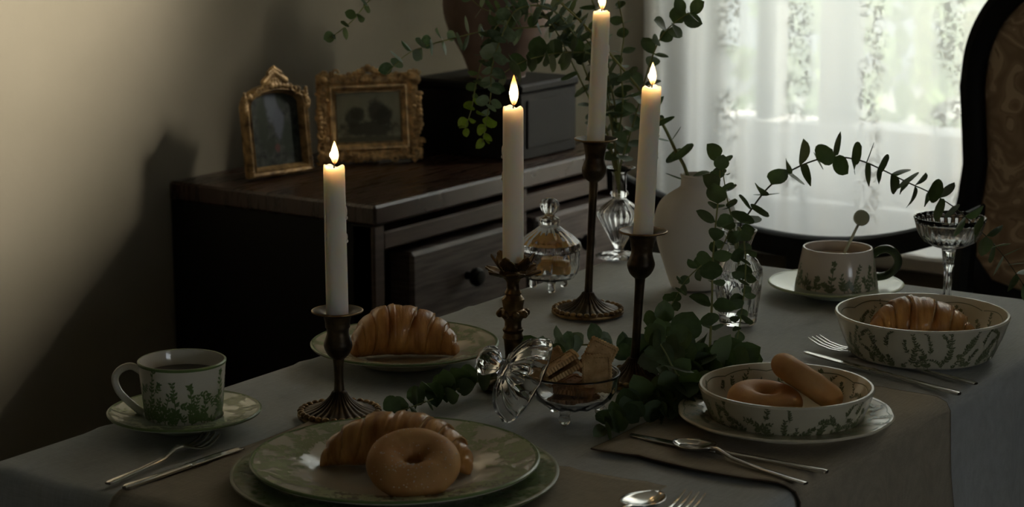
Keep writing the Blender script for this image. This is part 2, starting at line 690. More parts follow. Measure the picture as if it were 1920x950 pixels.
def smooth_prof(pr, per=4):
    return [(max(p.x, 0), p.y) for p in smooth_path([(a, b, 0) for a, b in pr], per)]


def rbox(mb, x0, x1, y0, y1, z0, z1, b=.004):
    """box with chamfered edges"""
    v, f = [], []
    xs, ys, zs = (x0, x1), (y0, y1), (z0, z1)
    ids = {}
    for i in (0, 1):
        for j in (0, 1):
            for k in (0, 1):
                sx, sy, sz = (1 - 2 * i), (1 - 2 * j), (1 - 2 * k)
                base = (xs[i], ys[j], zs[k])
                for ax in range(3):
                    p = [base[0] + sx * b, base[1] + sy * b, base[2] + sz * b]
                    p[ax] = base[ax]
                    ids[(i, j, k, ax)] = len(v)
                    v.append(tuple(p))
    for ax in range(3):
        o = [a for a in range(3) if a != ax]
        for e in (0, 1):
            q = []
            for (a, c) in ((0, 0), (1, 0), (1, 1), (0, 1)):
                t = [0, 0, 0]
                t[ax] = e
                t[o[0]] = a
                t[o[1]] = c
                q.append(ids[(*t, ax)])
            f.append(tuple(q))
    for ax in range(3):
        o = [a for a in range(3) if a != ax]
        for a in (0, 1):
            for c in (0, 1):
                q = []
                for e, wax in ((0, o[0]), (1, o[0]), (1, o[1]), (0, o[1])):
                    t = [0, 0, 0]
                    t[ax] = e
                    t[o[0]] = a
                    t[o[1]] = c
                    q.append(ids[(*t, wax)])
                f.append(tuple(q))
    for i in (0, 1):
        for j in (0, 1):
            for k in (0, 1):
                f.append((ids[(i, j, k, 0)], ids[(i, j, k, 1)], ids[(i, j, k, 2)]))
    return mb.add(v, f)


# ------------------------------------------------------------------ the room
WX, WY = -2.30, 4.0          # left wall plane, window wall plane
RX, BY, CZ = 1.7, -1.3, 2.75
WIN = (-2.23, -0.35, .46, 2.60)   # window opening x0 x1 z0 z1
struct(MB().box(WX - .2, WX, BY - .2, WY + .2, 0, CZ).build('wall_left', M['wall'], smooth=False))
W2 = (.53, 1.29, .94, 1.48)        # unseen window opening added for front fill light, y0 y1 z0 z1
wr2 = MB().box(RX, RX + .2, BY - .2, W2[0], 0, CZ).box(RX, RX + .2, W2[1], WY + .2, 0, CZ)
wr2.box(RX, RX + .2, W2[0], W2[1], 0, W2[2]).box(RX, RX + .2, W2[0], W2[1], W2[3], CZ)
struct(wr2.build('wall_right', M['roomwall'], smooth=False))
fill_win = link('added_fill_window', None, None, (RX + .1, W2[0], W2[2]))
struct(fill_win, 'small added window, unseen to the right, giving fill light')
q2, h2 = W2[1] - W2[0], W2[3] - W2[2]
MB().box(0, .05, 0, .04, 0, h2).box(0, .05, q2 - .04, q2, 0, h2).box(0, .05, .04, q2 - .04, 0, .04).box(0, .05, .04, q2 - .04, h2 - .04, h2).build('window_frame', M['winframe'], fill_win, smooth=False)
MB().box(.02, .024, .04, q2 - .04, .04, h2 - .04).build('pane', M['pane'], fill_win, smooth=False)
struct(MB().box(WX, RX, BY - .2, BY, 0, CZ).build('wall_front', M['roomwall'], smooth=False))
wb = MB()
wb.box(WX, WIN[0], WY, WY + .2, 0, CZ).box(WIN[1], RX, WY, WY + .2, 0, CZ)
wb.box(WIN[0], WIN[1], WY, WY + .2, 0, WIN[2]).box(WIN[0], WIN[1], WY, WY + .2, WIN[3], CZ)
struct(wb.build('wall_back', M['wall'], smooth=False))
struct(MB().box(WX - .2, RX + .2, BY - .2, WY + .2, -.1, 0).build('floor', M['floor'], smooth=False))
struct(MB().box(WX - .2, RX + .2, BY - .2, WY + .2, CZ, CZ + .1).build('ceiling', M['ceil'], smooth=False))
struct(MB().box(WX, WX + .015, BY, WY, 0, .1).build('baseboard_left', M['winframe'], smooth=False))
# window
win = link('window_1', None, None, (WIN[0], WY + .1, WIN[2]))
struct(win, 'tall window with white glazing bars behind the lace curtain')
ww, wh = WIN[1] - WIN[0], WIN[3] - WIN[2]
fb = MB().box(0, .05, 0, .06, 0, wh).box(ww - .05, ww, 0, .06, 0, wh).box(.05, ww - .05, 0, .06, 0, .05).box(.05, ww - .05, 0, .06, wh - .05, wh)
fb.build('window_frame', M['winframe'], win, smooth=False)
bars = [1.24]
for bx in bars:
    MB().box(bx - .017, bx + .017, .005, .05, .05, wh - .05).build('glazing_bar', M['winframe'], win, smooth=False)
MB().box(.05, ww - .05, .008, .045, 1.02, 1.05).build('glazing_bar', M['winframe'], win, smooth=False)
xs = [.05] + bars + [ww - .05]
for i in range(len(xs) - 1):
    for (z0, z1) in ((.05, 1.02), (1.05, wh - .05)):
        MB().box(xs[i] + (.017 if i else 0), xs[i + 1] - (.017 if i < len(xs) - 2 else 0), .024, .028, z0, z1).build('pane', M['pane'], win, smooth=False)
sl = MB()
rbox(sl, -.06, ww + .06, -.19, 0, -.035, 0, .006)
sl.build('window_sill', M['winframe'], win, smooth=False)

# outside the window
struct(MB().box(-9, 14, -8, 22, -.3, -.2).build('terrace_ground', M['paving'], smooth=False), 'pale paved ground outside the window')
PZ = atY(1600, 240, 4.36).z
tag(MB().box(-4.6, 1.2, 4.36, 4.50, -.2, PZ).build('terrace_wall', M['terrace'], smooth=False), 'low pale rendered terrace wall outside behind the curtain', 'wall')
for fx_, fw2 in ((1579, .085), (1448, .05)):
    q_ = atY(fx_, 100, 4.43)
    f_ = MB()
    rbox(f_, -fw2 / 2, fw2 / 2, -.04, .04, 0, 2.2, .008)
    tag(f_.build('terrace_post', M['postgrey'], loc=(q_.x, q_.y, PZ + .001), smooth=False), 'wide grey post on the terrace wall outside' if fw2 > .05 else 'narrow grey post on the terrace wall outside', 'post')
pr0 = thing('sun_block_pier', 'added pier outside, unseen, keeping the sun off the lace curtain', 'pier', (-.78, 5.25, -.2))  # added out of view to block the sun from the lace
b = MB()
rbox(b, -.52, .62, -.12, .12, 0, 3.4, .01)
b.build('shaft', M['terrace'], pr0, smooth=False)
b = MB()
rbox(b, -.56, .66, -.16, .16, 3.4, 3.5, .01)
b.build('cap', M['terrace'], pr0, smooth=False)
gb = thing('neighbouring_house', 'grey house seen faintly through the sheer curtain', 'building', (-6.2, 13, -.2))
MB().box(-3.2, 2.6, 0, 3, 0, 5).build('facade', M['greybuild'], gb, smooth=False)
for hx in (-2.0, -.6, .8):
    MB().box(hx, hx + .8, -.04, .02, .5, 2.0).build('house_window', M['black'], gb, smooth=False)
for (hx, hy, hr, lab) in ((-3.05, 7.6, .75, 'round green shrub outside the window behind the brocade chair'), (-6.0, 8.2, .8, 'round green shrub outside the window on the wall side')):
    sb = MB()
    rnd = random.Random(int(hr * 100))
    for i in range(900):
        d = Vector((rnd.gauss(0, 1), rnd.gauss(0, 1), rnd.gauss(0, 1))).normalized() * hr * rnd.uniform(.75, 1)
        a = Vector((rnd.gauss(0, 1), rnd.gauss(0, 1), rnd.gauss(0, 1))).normalized()
        b = a.cross(d).normalized()
        c = Vector((0, 0, hr * .8))
        sb.add([c + d, c + d + a * .09 + b * .04, c + d + a * .17, c + d + a * .09 - b * .04], [(0, 1, 2, 3)])
    bo = thing('garden_shrub', lab, 'shrub', (hx, hy, -.2))
    sb.build('foliage', M['hedge'], bo, fixn=False)['kind'] = 'stuff'
    MB().tube([(0, 0, 0), (.02, 0, hr * .8)], .04).build('trunk', M['stemdark'], bo)

# lace curtain drawn over the left half of the window
cu = thing('lace_curtain', 'sheer white lace curtain glowing with daylight over the window', 'curtain', (-2.27, WY - .075, 0))


def curt(u, v):
    x = u * 1.25
    z = .44 + v * 2.20
    amp = .008 + .005 * math.sin(x * 7 + 1)
    y = amp * math.sin(x * 2 * PI / .105 + .8 * math.sin(x * 9)) + .006 * math.sin(x * 61 + z * 1.3)
    return (x + .006 * math.sin(z * 3 + x * 20), y, z)


MB().grid(curt, 200, 24).build('curtain_panel', M['lace'], cu, fixn=False, auto=None)
MB().tube([(-.0, 0, 2.65), (2.0, 0, 2.65)], .012).build('curtain_rod', M['bronze'], cu)


def sun_mask(u, v):
    x = 1.25 + u * .72
    z = .44 + v * 1.49
    return (x, .02 * math.sin(u * 2 * PI * 9), z)


MB().grid(sun_mask, 140, 6).build('sun_mask_panel', M['napkin'], cu, fixn=False, auto=None)  # unseen panel added to cut the lower part of the sun beam

# ------------------------------------------------------------------ sideboard
SX0, SX1, SY0, SY1, SZ = WX + .004, -1.87, 2.43, 3.19, .76
sbd = thing('sideboard', 'dark wooden sideboard with polished top against the left wall', 'sideboard', (SX0, SY0, 0))
sw, sl_ = SX1 - SX0, SY1 - SY0
b = MB()
rbox(b, 0, sw, -.004, sl_ + .004, SZ - .032, SZ, .004)
b.build('top_board', M['redwood'], sbd, smooth=False)
b = MB().box(0, sw - .012, 0, .02, .0, SZ - .032)
b.build('side_panel', M['black'], sbd, smooth=False)
MB().box(0, sw - .012, sl_ - .02, sl_, .0, SZ - .032).build('side_panel', M['black'], sbd, smooth=False)
MB().box(0, .01, .02, sl_ - .02, .05, SZ - .032).build('back_panel', M['black'], sbd, smooth=False)
MB().box(.01, sw - .05, .02, sl_ - .02, .10, .12).build('bottom_board', M['black'], sbd, smooth=False)
MB().box(.01, sw - .14, .02, sl_ - .02, .12, SZ - .04).build('inner_carcass', M['black'], sbd, smooth=False)
for (y0, y1) in ((.0, .028), (.40, .43), (sl_ - .028, sl_)):
    b = MB()
    rbox(b, sw - .05, sw - .006, y0, y1, 0, SZ - .032, .003)
    b.build('stile', M['stilewood'], sbd, smooth=False)
b = MB()
rbox(b, sw - .05, sw - .008, .028, sl_ - .028, SZ - .075, SZ - .046, .003)
b.build('upper_rail', M['stilewood'], sbd, smooth=False)
b = MB()
rbox(b, sw - .05, sw - .004, .028, sl_ - .028, SZ - .27, SZ - .225, .003)
b.build('lower_rail', M['redwood'], sbd, smooth=False)
for (y0, y1) in ((.085, .385), (.445, sl_ - .04)):
    dr = MB()
    rbox(dr, sw - .045, sw + .004, y0, y1, SZ - .215, SZ - .088, .006)
    d = dr.build('drawer', M['drawerwood'], sbd, smooth=False)
    kb = MB().lathe([(0, 0), (.007, 0), (.006, .008), (.014, .014), (.016, .022), (.011, .029), (0, .031)], 20)
    kb.xf(Matrix.Translation((sw + .004, (y0 + y1) / 2, SZ - .15)) @ Matrix.Rotation(PI / 2, 4, 'Y'))
    kb.build('knob', M['black'], d)
for (y0, y1) in ((.035, .395), (.435, sl_ - .035)):
    dr = MB()
    rbox(dr, sw - .045, sw - .008, y0, y1, .10, SZ - .28, .006)
    dr.build('cabinet_door', M['stilewood'], sbd, smooth=False)

# dark box on the sideboard
bx = thing('wooden_box', 'small black wooden box standing on the sideboard behind the frames', 'box', (-2.155, 2.915, SZ))
b = MB()
rbox(b, 0, .228, 0, .185, 0, .118, .003)
b.build('box_body', M['black'], bx, smooth=False)
b = MB()
rbox(b, -.003, .232, -.003, .188, .118, .134, .004)
b.build('lid', M['black'], bx, smooth=False)
b = MB()
rbox(b, .2275, .231, .02, .165, .02, .105, .0015)
b.build('front_panel', M['black'], bx, smooth=False)

# stoneware vase on the box
bv = thing('stoneware_vase', 'tall brown stoneware vase on the small black box by the wall', 'vase', (-2.035, 3.005, SZ + .134))
b = MB().lathe(smooth_prof([(0, 0), (.046, 0), (.05, .006), (.064, .04), (.088, .085), (.098, .13), (.086, .18), (.05, .215), (.035, .235), (.036, .262), (.044, .272), (.040, .274), (.030, .258), (.030, .235), (.045, .21), (.07, .18), (.08, .13), (.05, .03), (0, .01)], 3), 48)
b.build('vase_body', M['brownvase'], bv)
MB().lathe([(.0365, .228), (.039, .231), (.0395, .236), (.0375, .240)], 40).build('neck_ring', M['brownvase'], bv)


# ------------------------------------------------------------------ gilt frames
def orn(mb, p, s, rnd):
    k = rnd.random()
    if k < .5:
        mb.ball(p, s, 7, 5, (rnd.uniform(.8, 1.5), .55, rnd.uniform(.7, 1.3)))
    else:
        a0 = rnd.uniform(0, 6)
        pts = []
        for i in range(9):
            a = a0 + i * .75
            r = s * (1.5 - i * .14)
            pts.append((p[0] + r * math.cos(a), p[1] - s * .1 * i * .3, p[2] + r * math.sin(a)))
        mb.tube(pts, [s * (.55 - .04 * i) for i in range(9)], 5)


def easel(frame, h):
    MB().box(-.018, .018, .010, .013, .0, h * .6).xf(Matrix.Translation((0, .004, .004)) @ Matrix.Rotation(R(-16), 4, 'X')).build('easel_leg', M['black'], frame, smooth=False)


def gilt_rect(Wd, Ht, loc, rz, lean, label):
    fr = thing('picture_frame', label, 'picture frame', loc, rz)
    fr.rotation_euler = (-lean, 0, rz)
    rnd = random.Random(3)
    bw = .031
    # moulding profile: (inset from outer edge, depth toward viewer)
    prof = [(0, .002), (.0, .010), (.005, .015), (.012, .013), (.017, .011), (.020, .014), (.023, .014), (.025, .010), (.029, .008), (.031, .003)]
    b = MB()
    rows = []
    for (i, d) in prof:
        rows.append([(-Wd / 2 + i, -d, i), (Wd / 2 - i, -d, i), (Wd / 2 - i, -d, Ht - i), (-Wd / 2 + i, -d, Ht - i)])
    v = [p for r in rows for p in r]
    f = []
    for i in range(len(rows) - 1):
        for j in range(4):
            f.append((i * 4 + j, i * 4 + (j + 1) % 4, (i + 1) * 4 + (j + 1) % 4, (i + 1) * 4 + j))
    b.add(v, f)
    b.box(-Wd / 2, Wd / 2, .0, .006, 0, Ht)
    b.build('moulding', M['gilt2'], fr, auto=30, fixn=False)
    o = MB()
    per = [((-Wd / 2, 0), (Wd / 2, 0)), ((Wd / 2, 0), (Wd / 2, Ht)), ((Wd / 2, Ht), (-Wd / 2, Ht)), ((-Wd / 2, Ht), (-Wd / 2, 0))]
    for (a, c) in per:
        L = math.hypot(c[0] - a[0], c[1] - a[1])
        k = int(L / .0075)
        for i in range(k + 1):
            t = i / k
            px, pz = a[0] + (c[0] - a[0]) * t, a[1] + (c[1] - a[1]) * t
            nx, nz = -(c[1] - a[1]) / L, (c[0] - a[0]) / L
            for rr in range(2):
                ins = rnd.uniform(-.003, .014)
                orn(o, (px + nx * ins, -.014 - rnd.uniform(0, .003), max(.002, pz + nz * ins)), rnd.uniform(.0028, .0052), rnd)
    for (cx, cz) in ((-Wd / 2, 0), (Wd / 2, 0), (Wd / 2, Ht), (-Wd / 2, Ht)):
        sx, sz = (1 if cx < 0 else -1), (1 if cz < Ht / 2 else -1)
        for i in range(7):
            an = i / 6 * PI / 2
            o.ball((cx + sx * (.014 - .013 * math.cos(an)), -.017, max(.004, cz + sz * (.014 - .013 * math.sin(an)))), .0055, 8, 6, (1, .6, 1))
        o.ball((cx + sx * .010, -.019, cz + sz * .010), .007, 8, 6, (1, .6, 1))
    for (cx, cz) in ((0, 0), (0, Ht), (-Wd / 2, Ht / 2), (Wd / 2, Ht / 2)):
        hx, hz = (1 if cx == 0 else 0), (1 if cx != 0 else 0)
        for i in range(-3, 4):
            o.ball((cx + hx * i * .008, -.016, max(.004, cz + hz * i * .008 + (.0 if cx else (.003 if cz else .002)) * (3 - abs(i)))), .0068 - abs(i) * .0008, 8, 6, (1, .6, 1))
    o.build('carved_ornament', M['gilt2'], fr, fixn=False)
    MB().tube([(-Wd / 2 + bw, -.007, bw), (Wd / 2 - bw, -.007, bw), (Wd / 2 - bw, -.007, Ht - bw), (-Wd / 2 + bw, -.007, Ht - bw)], .0022, 6, closed=True).build('inner_bead', M['brassedge'], fr)
    c = MB().box(-Wd / 2 + bw - .002, Wd / 2 - bw + .002, -.003, -.001, 0, Ht - 2 * bw + .004).build('landscape_print', M['paint2'], fr, loc=(0, 0, bw - .002), smooth=False)
    c['label'] = 'small brown landscape print with two round trees'
    easel(fr, Ht)
    return fr


def gilt_arch(Wd, Ht, loc, rz, lean, label):
    fr = thing('picture_frame', label, 'picture frame', loc, rz)
    fr.rotation_euler = (-lean, 0, rz)
    rnd = random.Random(5)
    bw = .017
    sh = Ht * .66

    def outline(ins):
        w2 = Wd / 2 - ins
        pts = [(-w2, ins), (w2, ins), (w2, sh)]
        for i in range(1, 12):
            a = PI * i / 12
            pts.append((w2 * math.cos(a), sh + (Ht * .20 - ins) * math.sin(a)))
        pts.append((-w2, sh))
        return pts
    prof = [(0, .001), (0, .009), (.004, .014), (.008, .012), (.011, .014), (.014, .009), (bw, .003)]
    k = len(outline(0))
    v = [(x, -d, z) for (i, d) in prof for (x, z) in outline(i)]
    f = []
    for i in range(len(prof) - 1):
        for j in range(k):
            f.append((i * k + j, i * k + (j + 1) % k, (i + 1) * k + (j + 1) % k, (i + 1) * k + j))
    b = MB().add(v, f)
    o0 = outline(.001)
    b.add([(x, 0, z) for x, z in o0] + [(x, .006, z) for x, z in o0], [tuple(range(k)), tuple(reversed(range(k, 2 * k)))] + [(j, (j + 1) % k, k + (j + 1) % k, k + j) for j in range(k)])
    b.build('moulding', M['gilt'], fr, auto=30, fixn=False)
    o = MB()
    pts = outline(.004)
    for j in range(k):
        a, c = pts[j], pts[(j + 1) % k]
        L = math.hypot(c[0] - a[0], c[1] - a[1])
        m = max(1, int(L / .006))
        top = min(a[1], c[1]) >= sh - .001
        for i in range(m):
            t = i / m
            orn(o, (a[0] + (c[0] - a[0]) * t, -.013, a[1] + (c[1] - a[1]) * t), rnd.uniform(.003, .0058) if top else rnd.uniform(.0014, .0024), rnd)
    for i in range(16):       # crest in the middle and shells at the shoulders
        t = i / 15
        o.ball(((t - .5) * .044, -.012, Ht * .87 + (1 - abs(t - .5) * 2) * Ht * .09), .0068, 8, 6, (1, .6, 1))
    for i in range(5):
        for jx in range(-3 + i // 2, 4 - i // 2):
            o.ball((jx * .0055, -.012, Ht * .865 + i * .005), .0042, 8, 6, (1, .6, 1.2))
    for i in range(7):
        o.ball(((i - 3) * .004, -.013, Ht * .95 + (3 - abs(i - 3)) * .0024), .005, 8, 6, (.9, .6, 1.1))
    for s in (-1, 1):
        for i in range(6):
            o.ball((s * (Wd / 2 - .002), -.012, sh - .006 + i * .0055), .0058 - i * .0005, 8, 6, (1, .6, 1.1))
    o.build('carved_ornament', M['gilt'], fr, fixn=False)
    ins = bw - .002
    q = outline(ins)
    c = MB().add([(x, 0, z - ins) for x, z in q], [tuple(range(k))]).build('garden_print', M['paint1'], fr, loc=(0, -.002, ins), smooth=False)
    c['label'] = 'dark print of a garden with trees and a small figure'
    easel(fr, Ht)
    return fr


def between(pa, pb):
    a, c = tp(*pa, SZ), tp(*pb, SZ)
    return (a + c) / 2, math.atan2(c.y - a.y, c.x - a.x), (c - a).length


c_, rz_, L_ = between((466, 339), (580, 323))
gilt_arch(L_ + .004, .178, (c_.x, c_.y, SZ + .003), rz_, R(7), 'small arched gilt picture frame with a carved crest on the sideboard')
c_, rz_, L_ = between((598, 309), (788, 300))
gilt_rect(L_ - .004, .150, (c_.x - .0, c_.y, SZ + .004), rz_, R(8), 'wide rectangular gilt frame holding a landscape print of two trees')

# ------------------------------------------------------------------ table and cloth
TX0, TX1, TY0, TY1 = -1.402, -.737, 1.213, 2.425
tb = thing('dining_table', 'long dining table hidden under the white tablecloth', 'table', (TX0, TY0, 0))
tw_, tl_ = TX1 - TX0, TY1 - TY0
b = MB()
rbox(b, .012, tw_ - .012, .012, tl_ - .012, .71, .744, .006)
b.build('tabletop', M['darkwood'], tb, smooth=False)
for lx in (.07, tw_ - .07):
    for ly in (.07, tl_ - .07):
        MB().lathe([(0, 0), (.016, 0), (.02, .05), (.026, .4), (.032, .6), (.032, .71), (0, .71)], 16).xf(Matrix.Translation((lx, ly, 0))).build('leg', M['darkwood'], tb)


def wr(x, y):
    """shallow creases of the cloth on the table top"""
    n = noise.noise(Vector((x * 5, y * 4, 1.7))) * .0015
    r = abs(noise.noise(Vector((x * 7 + y * 3, y * 2.3 - x, 5.2))))
    cz = max(0, .10 - r) / .10
    return max(0, n + cz * cz * .0025)


def fold(s, d):
    """how far the hanging cloth stands out at perimeter length s and drop d"""
    k = min(1, d / .22)
    return k * (.006 + .010 * math.sin(s * 31 + 1.3 * math.sin(s * 7)) + .004 * math.sin(s * 67))


CR = .012


def cloth_mesh():
    nx, ny = 66, 120
    b = MB()
    x0, x1, y0, y1 = TX0 + CR, TX1 - CR, TY0 + CR, TY1 - CR
    gx = lambda i: x0 + (x1 - x0) * i / nx
    gy = lambda j: y0 + (y1 - y0) * j / ny
    b.grid(lambda u, v: (x0 + (x1 - x0) * u, y0 + (y1 - y0) * v, TZ - .0032 + wr(x0 + (x1 - x0) * u, y0 + (y1 - y0) * v)), nx, ny)
    ring = []
    for i in range(nx):
        ring.append((i * (ny + 1), gx(i), y0, 0, -1))
    for j in range(ny):
        ring.append((nx * (ny + 1) + j, x1, gy(j), 1, 0))
    for i in range(nx, 0, -1):
        ring.append((i * (ny + 1) + ny, gx(i), y1, 0, 1))
    for j in range(ny, 0, -1):
        ring.append((j, x0, gy(j), -1, 0))
    k = len(ring)
    corner = {0: (-1, -1), nx: (1, -1), nx + ny: (1, 1), 2 * nx + ny: (-1, 1)}
    prev = [r[0] for r in ring]
    steps = [(CR * math.sin(a), CR * (1 - math.cos(a))) for a in (R(30), R(60), R(90))]
    steps += [(CR, CR + d) for d in (.015, .03, .05, .075, .1, .14, .18, .23, .28, .33, .38)]
    for (o, d) in steps:
        row = []
        for q, (i0, x, y, ax, ay) in enumerate(ring):
            if q in corner:
                ax, ay = corner[q]
                ax, ay = ax * .7071, ay * .7071
            s = y if abs(ax) > .8 else x
            dd = max(0, d - CR)
            e = o + fold(s, dd) if (abs(ax) > .8 or abs(ay) > .8) else o + .02 * min(1, dd / .2)
            row.append(len(b.v))
            b.v.append((x + ax * e, y + ay * e, TZ - .003 - d + (wr(x, y) if d < .004 else 0)))
        for q in range(k):
            b.f.append((prev[q], prev[(q + 1) % k], row[(q + 1) % k], row[q]))
        prev = row
    return b


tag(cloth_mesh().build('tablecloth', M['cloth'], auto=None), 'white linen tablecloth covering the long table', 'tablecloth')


def placemat(label, xa, xb, ya, yb, side, drop, m, pm):
    """mat lying on the cloth; side 'x+' hangs over the right edge, 'y-' over the near edge"""
    root = thing('placemat', label, 'placemat', (xa, ya, TZ))
    E_ = .0025

    def at(u, v):
        # u along hanging direction 0..1 ; v across
        if side == 'x+':
            flat = TX1 - CR - xa
            tot = flat + CR * PI / 2 + drop
            s = u * tot
            y = ya + v * (yb - ya)
            y += .006 * math.sin(s * 16) * (1 if v > .5 else .5) + .003 * math.sin(s * 39)
            if s <= flat:
                return (xa + s, y, TZ + E_ + .6 * wr(xa + s, y))
            s -= flat
            if s <= CR * PI / 2:
                a = s / CR
                return (TX1 - CR + (CR + E_ + .002) * math.sin(a), y, TZ - CR + (CR + E_) * math.cos(a))
            s -= CR * PI / 2
            return (TX1 + E_ + .002 + fold(y, s) + .004 * min(1, s / .1) + .004 * min(1, s / .08) * math.sin(y * 60), y, TZ - CR - s)
        flat = yb - (TY0 + CR)
        tot = flat + CR * PI / 2 + drop
        s = u * tot
        x = xa + v * (xb - xa) + .004 * math.sin(s * 14)
        if s <= flat:
            return (x, yb - s + .003 * math.sin(x * 22), TZ + E_ + .6 * wr(x, yb - s))
        s -= flat
        if s <= CR * PI / 2:
            a = s / CR
            return (x, TY0 + CR - (CR + E_ + .002) * math.sin(a), TZ - CR + (CR + E_) * math.cos(a))
        s -= CR * PI / 2
        return (x, TY0 - E_ - .002 - fold(x, s) - .003 * min(1, s / .1), TZ - CR - s)
    nu, nv = 70, 40
    off = Vector((xa, ya, TZ))
    g = MB().grid(lambda u, v: tuple(Vector(at(u, v)) - off), nu, nv)
    o = g.build('cloth', m, root, auto=None)
    sd_ = o.modifiers.new('thickness', 'SOLIDIFY')
    sd_.thickness = .0012
    sd_.offset = 0
    pts = [Vector(at(i / nu, 0)) for i in range(nu, -1, -1)] + [Vector(at(0, j / nv)) for j in range(1, nv)] + [Vector(at(i / nu, 1)) for i in range(nu + 1)]
    MB().tube([p - off for p in pts], .0008, 5).build('piping', pm, root)
    return root


placemat('beige linen placemat with dark piping hanging over the right table edge', -.947, 0, 1.553, 1.902, 'x+', .34, M['napkin'], M['piping'])
placemat('beige linen placemat under the big green plate at the near end', -1.225, -.835, 0, 1.495, 'y-', .2, M['napkin'], M['napkin'])


# ------------------------------------------------------------------ transfer prints on crockery
class Surf:
    """a strip of a lathe profile addressed by angle and arc length"""

    def __init__(s, pts, n_out):
        s.p = pts
        s.n = n_out
        s.L = [0]
        for i in range(1, len(pts)):
            s.L.append(s.L[-1] + math.hypot(pts[i][0] - pts[i - 1][0], pts[i][1] - pts[i - 1][1]))
        s.len = s.L[-1]

    def rz(s, u):
        u = min(max(u, 0), s.len)
        for i in range(1, len(s.p)):
            if u <= s.L[i] + 1e-9:
                t = (u - s.L[i - 1]) / max(1e-9, s.L[i] - s.L[i - 1])
                a, b = s.p[i - 1], s.p[i]
                d = Vector((b[0] - a[0], b[1] - a[1])).normalized()
                return a[0] + (b[0] - a[0]) * t, a[1] + (b[1] - a[1]) * t, Vector((d.y, -d.x)) * s.n
        return s.p[-1][0], s.p[-1][1], Vector((0, 1))

    def pt(s, th, u, off=.00035):
        r, z, n = s.rz(u)
        r += n.x * off
        z += n.y * off
        return (r * math.cos(th), r * math.sin(th), z)


def pleaf(mb, S, th, u, ang, L, W):
    """a leaf shape printed at (th, u) pointing along ang, lengths in metres"""
    r0 = max(.01, S.rz(u)[0])
    v = []
    for (a, c) in ((0, 0), (.3, .5), (.65, .42), (1, 0), (.65, -.42), (.3, -.5)):
        x, y = a * L, c * W
        dx, dy = x * math.cos(ang) - y * math.sin(ang), x * math.sin(ang) + y * math.cos(ang)
        v.append(S.pt(th + dx / r0, u + dy))
    mb.add(v, [(0, 1, 2, 3, 4, 5)])


def pline(mb, S, pts, wd):
    v = []
    k = len(pts)
    for i, (th, u) in enumerate(pts):
        a, b = pts[max(0, i - 1)], pts[min(k - 1, i + 1)]
        r0 = max(.01, S.rz(u)[0])
        t = Vector(((b[0] - a[0]) * r0, b[1] - a[1]))
        t = t.normalized() if t.length > 0 else Vector((1, 0))
        n = Vector((-t.y, t.x)) * wd / 2
        v += [S.pt(th + n.x / r0, u + n.y, .0004), S.pt(th - n.x / r0, u - n.y, .0004)]
    mb.add(v, [(2 * i, 2 * i + 1, 2 * i + 3, 2 * i + 2) for i in range(k - 1)])


def sprig(mb, S, th, u, ang, L, leaf, rnd, curl=None):
    curl = rnd.uniform(-1.4, 1.4) if curl is None else curl
    k = max(3, int(L / (leaf * .55)))
    pts = [(th, u)]
    for i in range(k):
        r0 = max(.01, S.rz(u)[0])
        ang += curl / k
        th += math.cos(ang) * L / k / r0
        u += math.sin(ang) * L / k
        if u < 0 or u > S.len:
            break
        pts.append((th, u))
        sz = leaf * (1.1 - .5 * i / k) * rnd.uniform(.7, 1.2)
        for s in (-1, 1):
            if rnd.random() < .85:
                pleaf(mb, S, th, u, ang + s * rnd.uniform(.5, 1.1), sz, sz * .45)
    if len(pts) > 1:
        pline(mb, S, pts, leaf * .13)
        e = pts[-1]
        if rnd.random() < .4:
            for q in range(5):
                pleaf(mb, S, e[0], e[1], q * 2 * PI / 5, leaf * .55, leaf * .4)


def prings(S, us, wd):
    b = MB()
    for u in us:
        k = 96
        v = []
        for j in range(k):
            th = 2 * PI * j / k
            v += [S.pt(th, u - wd / 2, .0004), S.pt(th, u + wd / 2, .0004)]
        b.add(v, [(2 * j, 2 * j + 1, (2 * j + 3) % (2 * k), (2 * j + 2) % (2 * k)) for j in range(k)])
    return b


def floral(S, n, leaf, L, rnd, u0=.05, spread=.3, th0=0, th1=2 * PI, up=PI / 2, flip=False):
    b = MB()
    for i in range(n):
        th = th0 + (th1 - th0) * (i + rnd.uniform(-.3, .3)) / n
        u = S.len * (u0 + rnd.uniform(0, spread))
        sprig(b, S, th, u, up + rnd.uniform(-.8, .8), L * rnd.uniform(.5, 1.2), leaf, rnd)
    return b


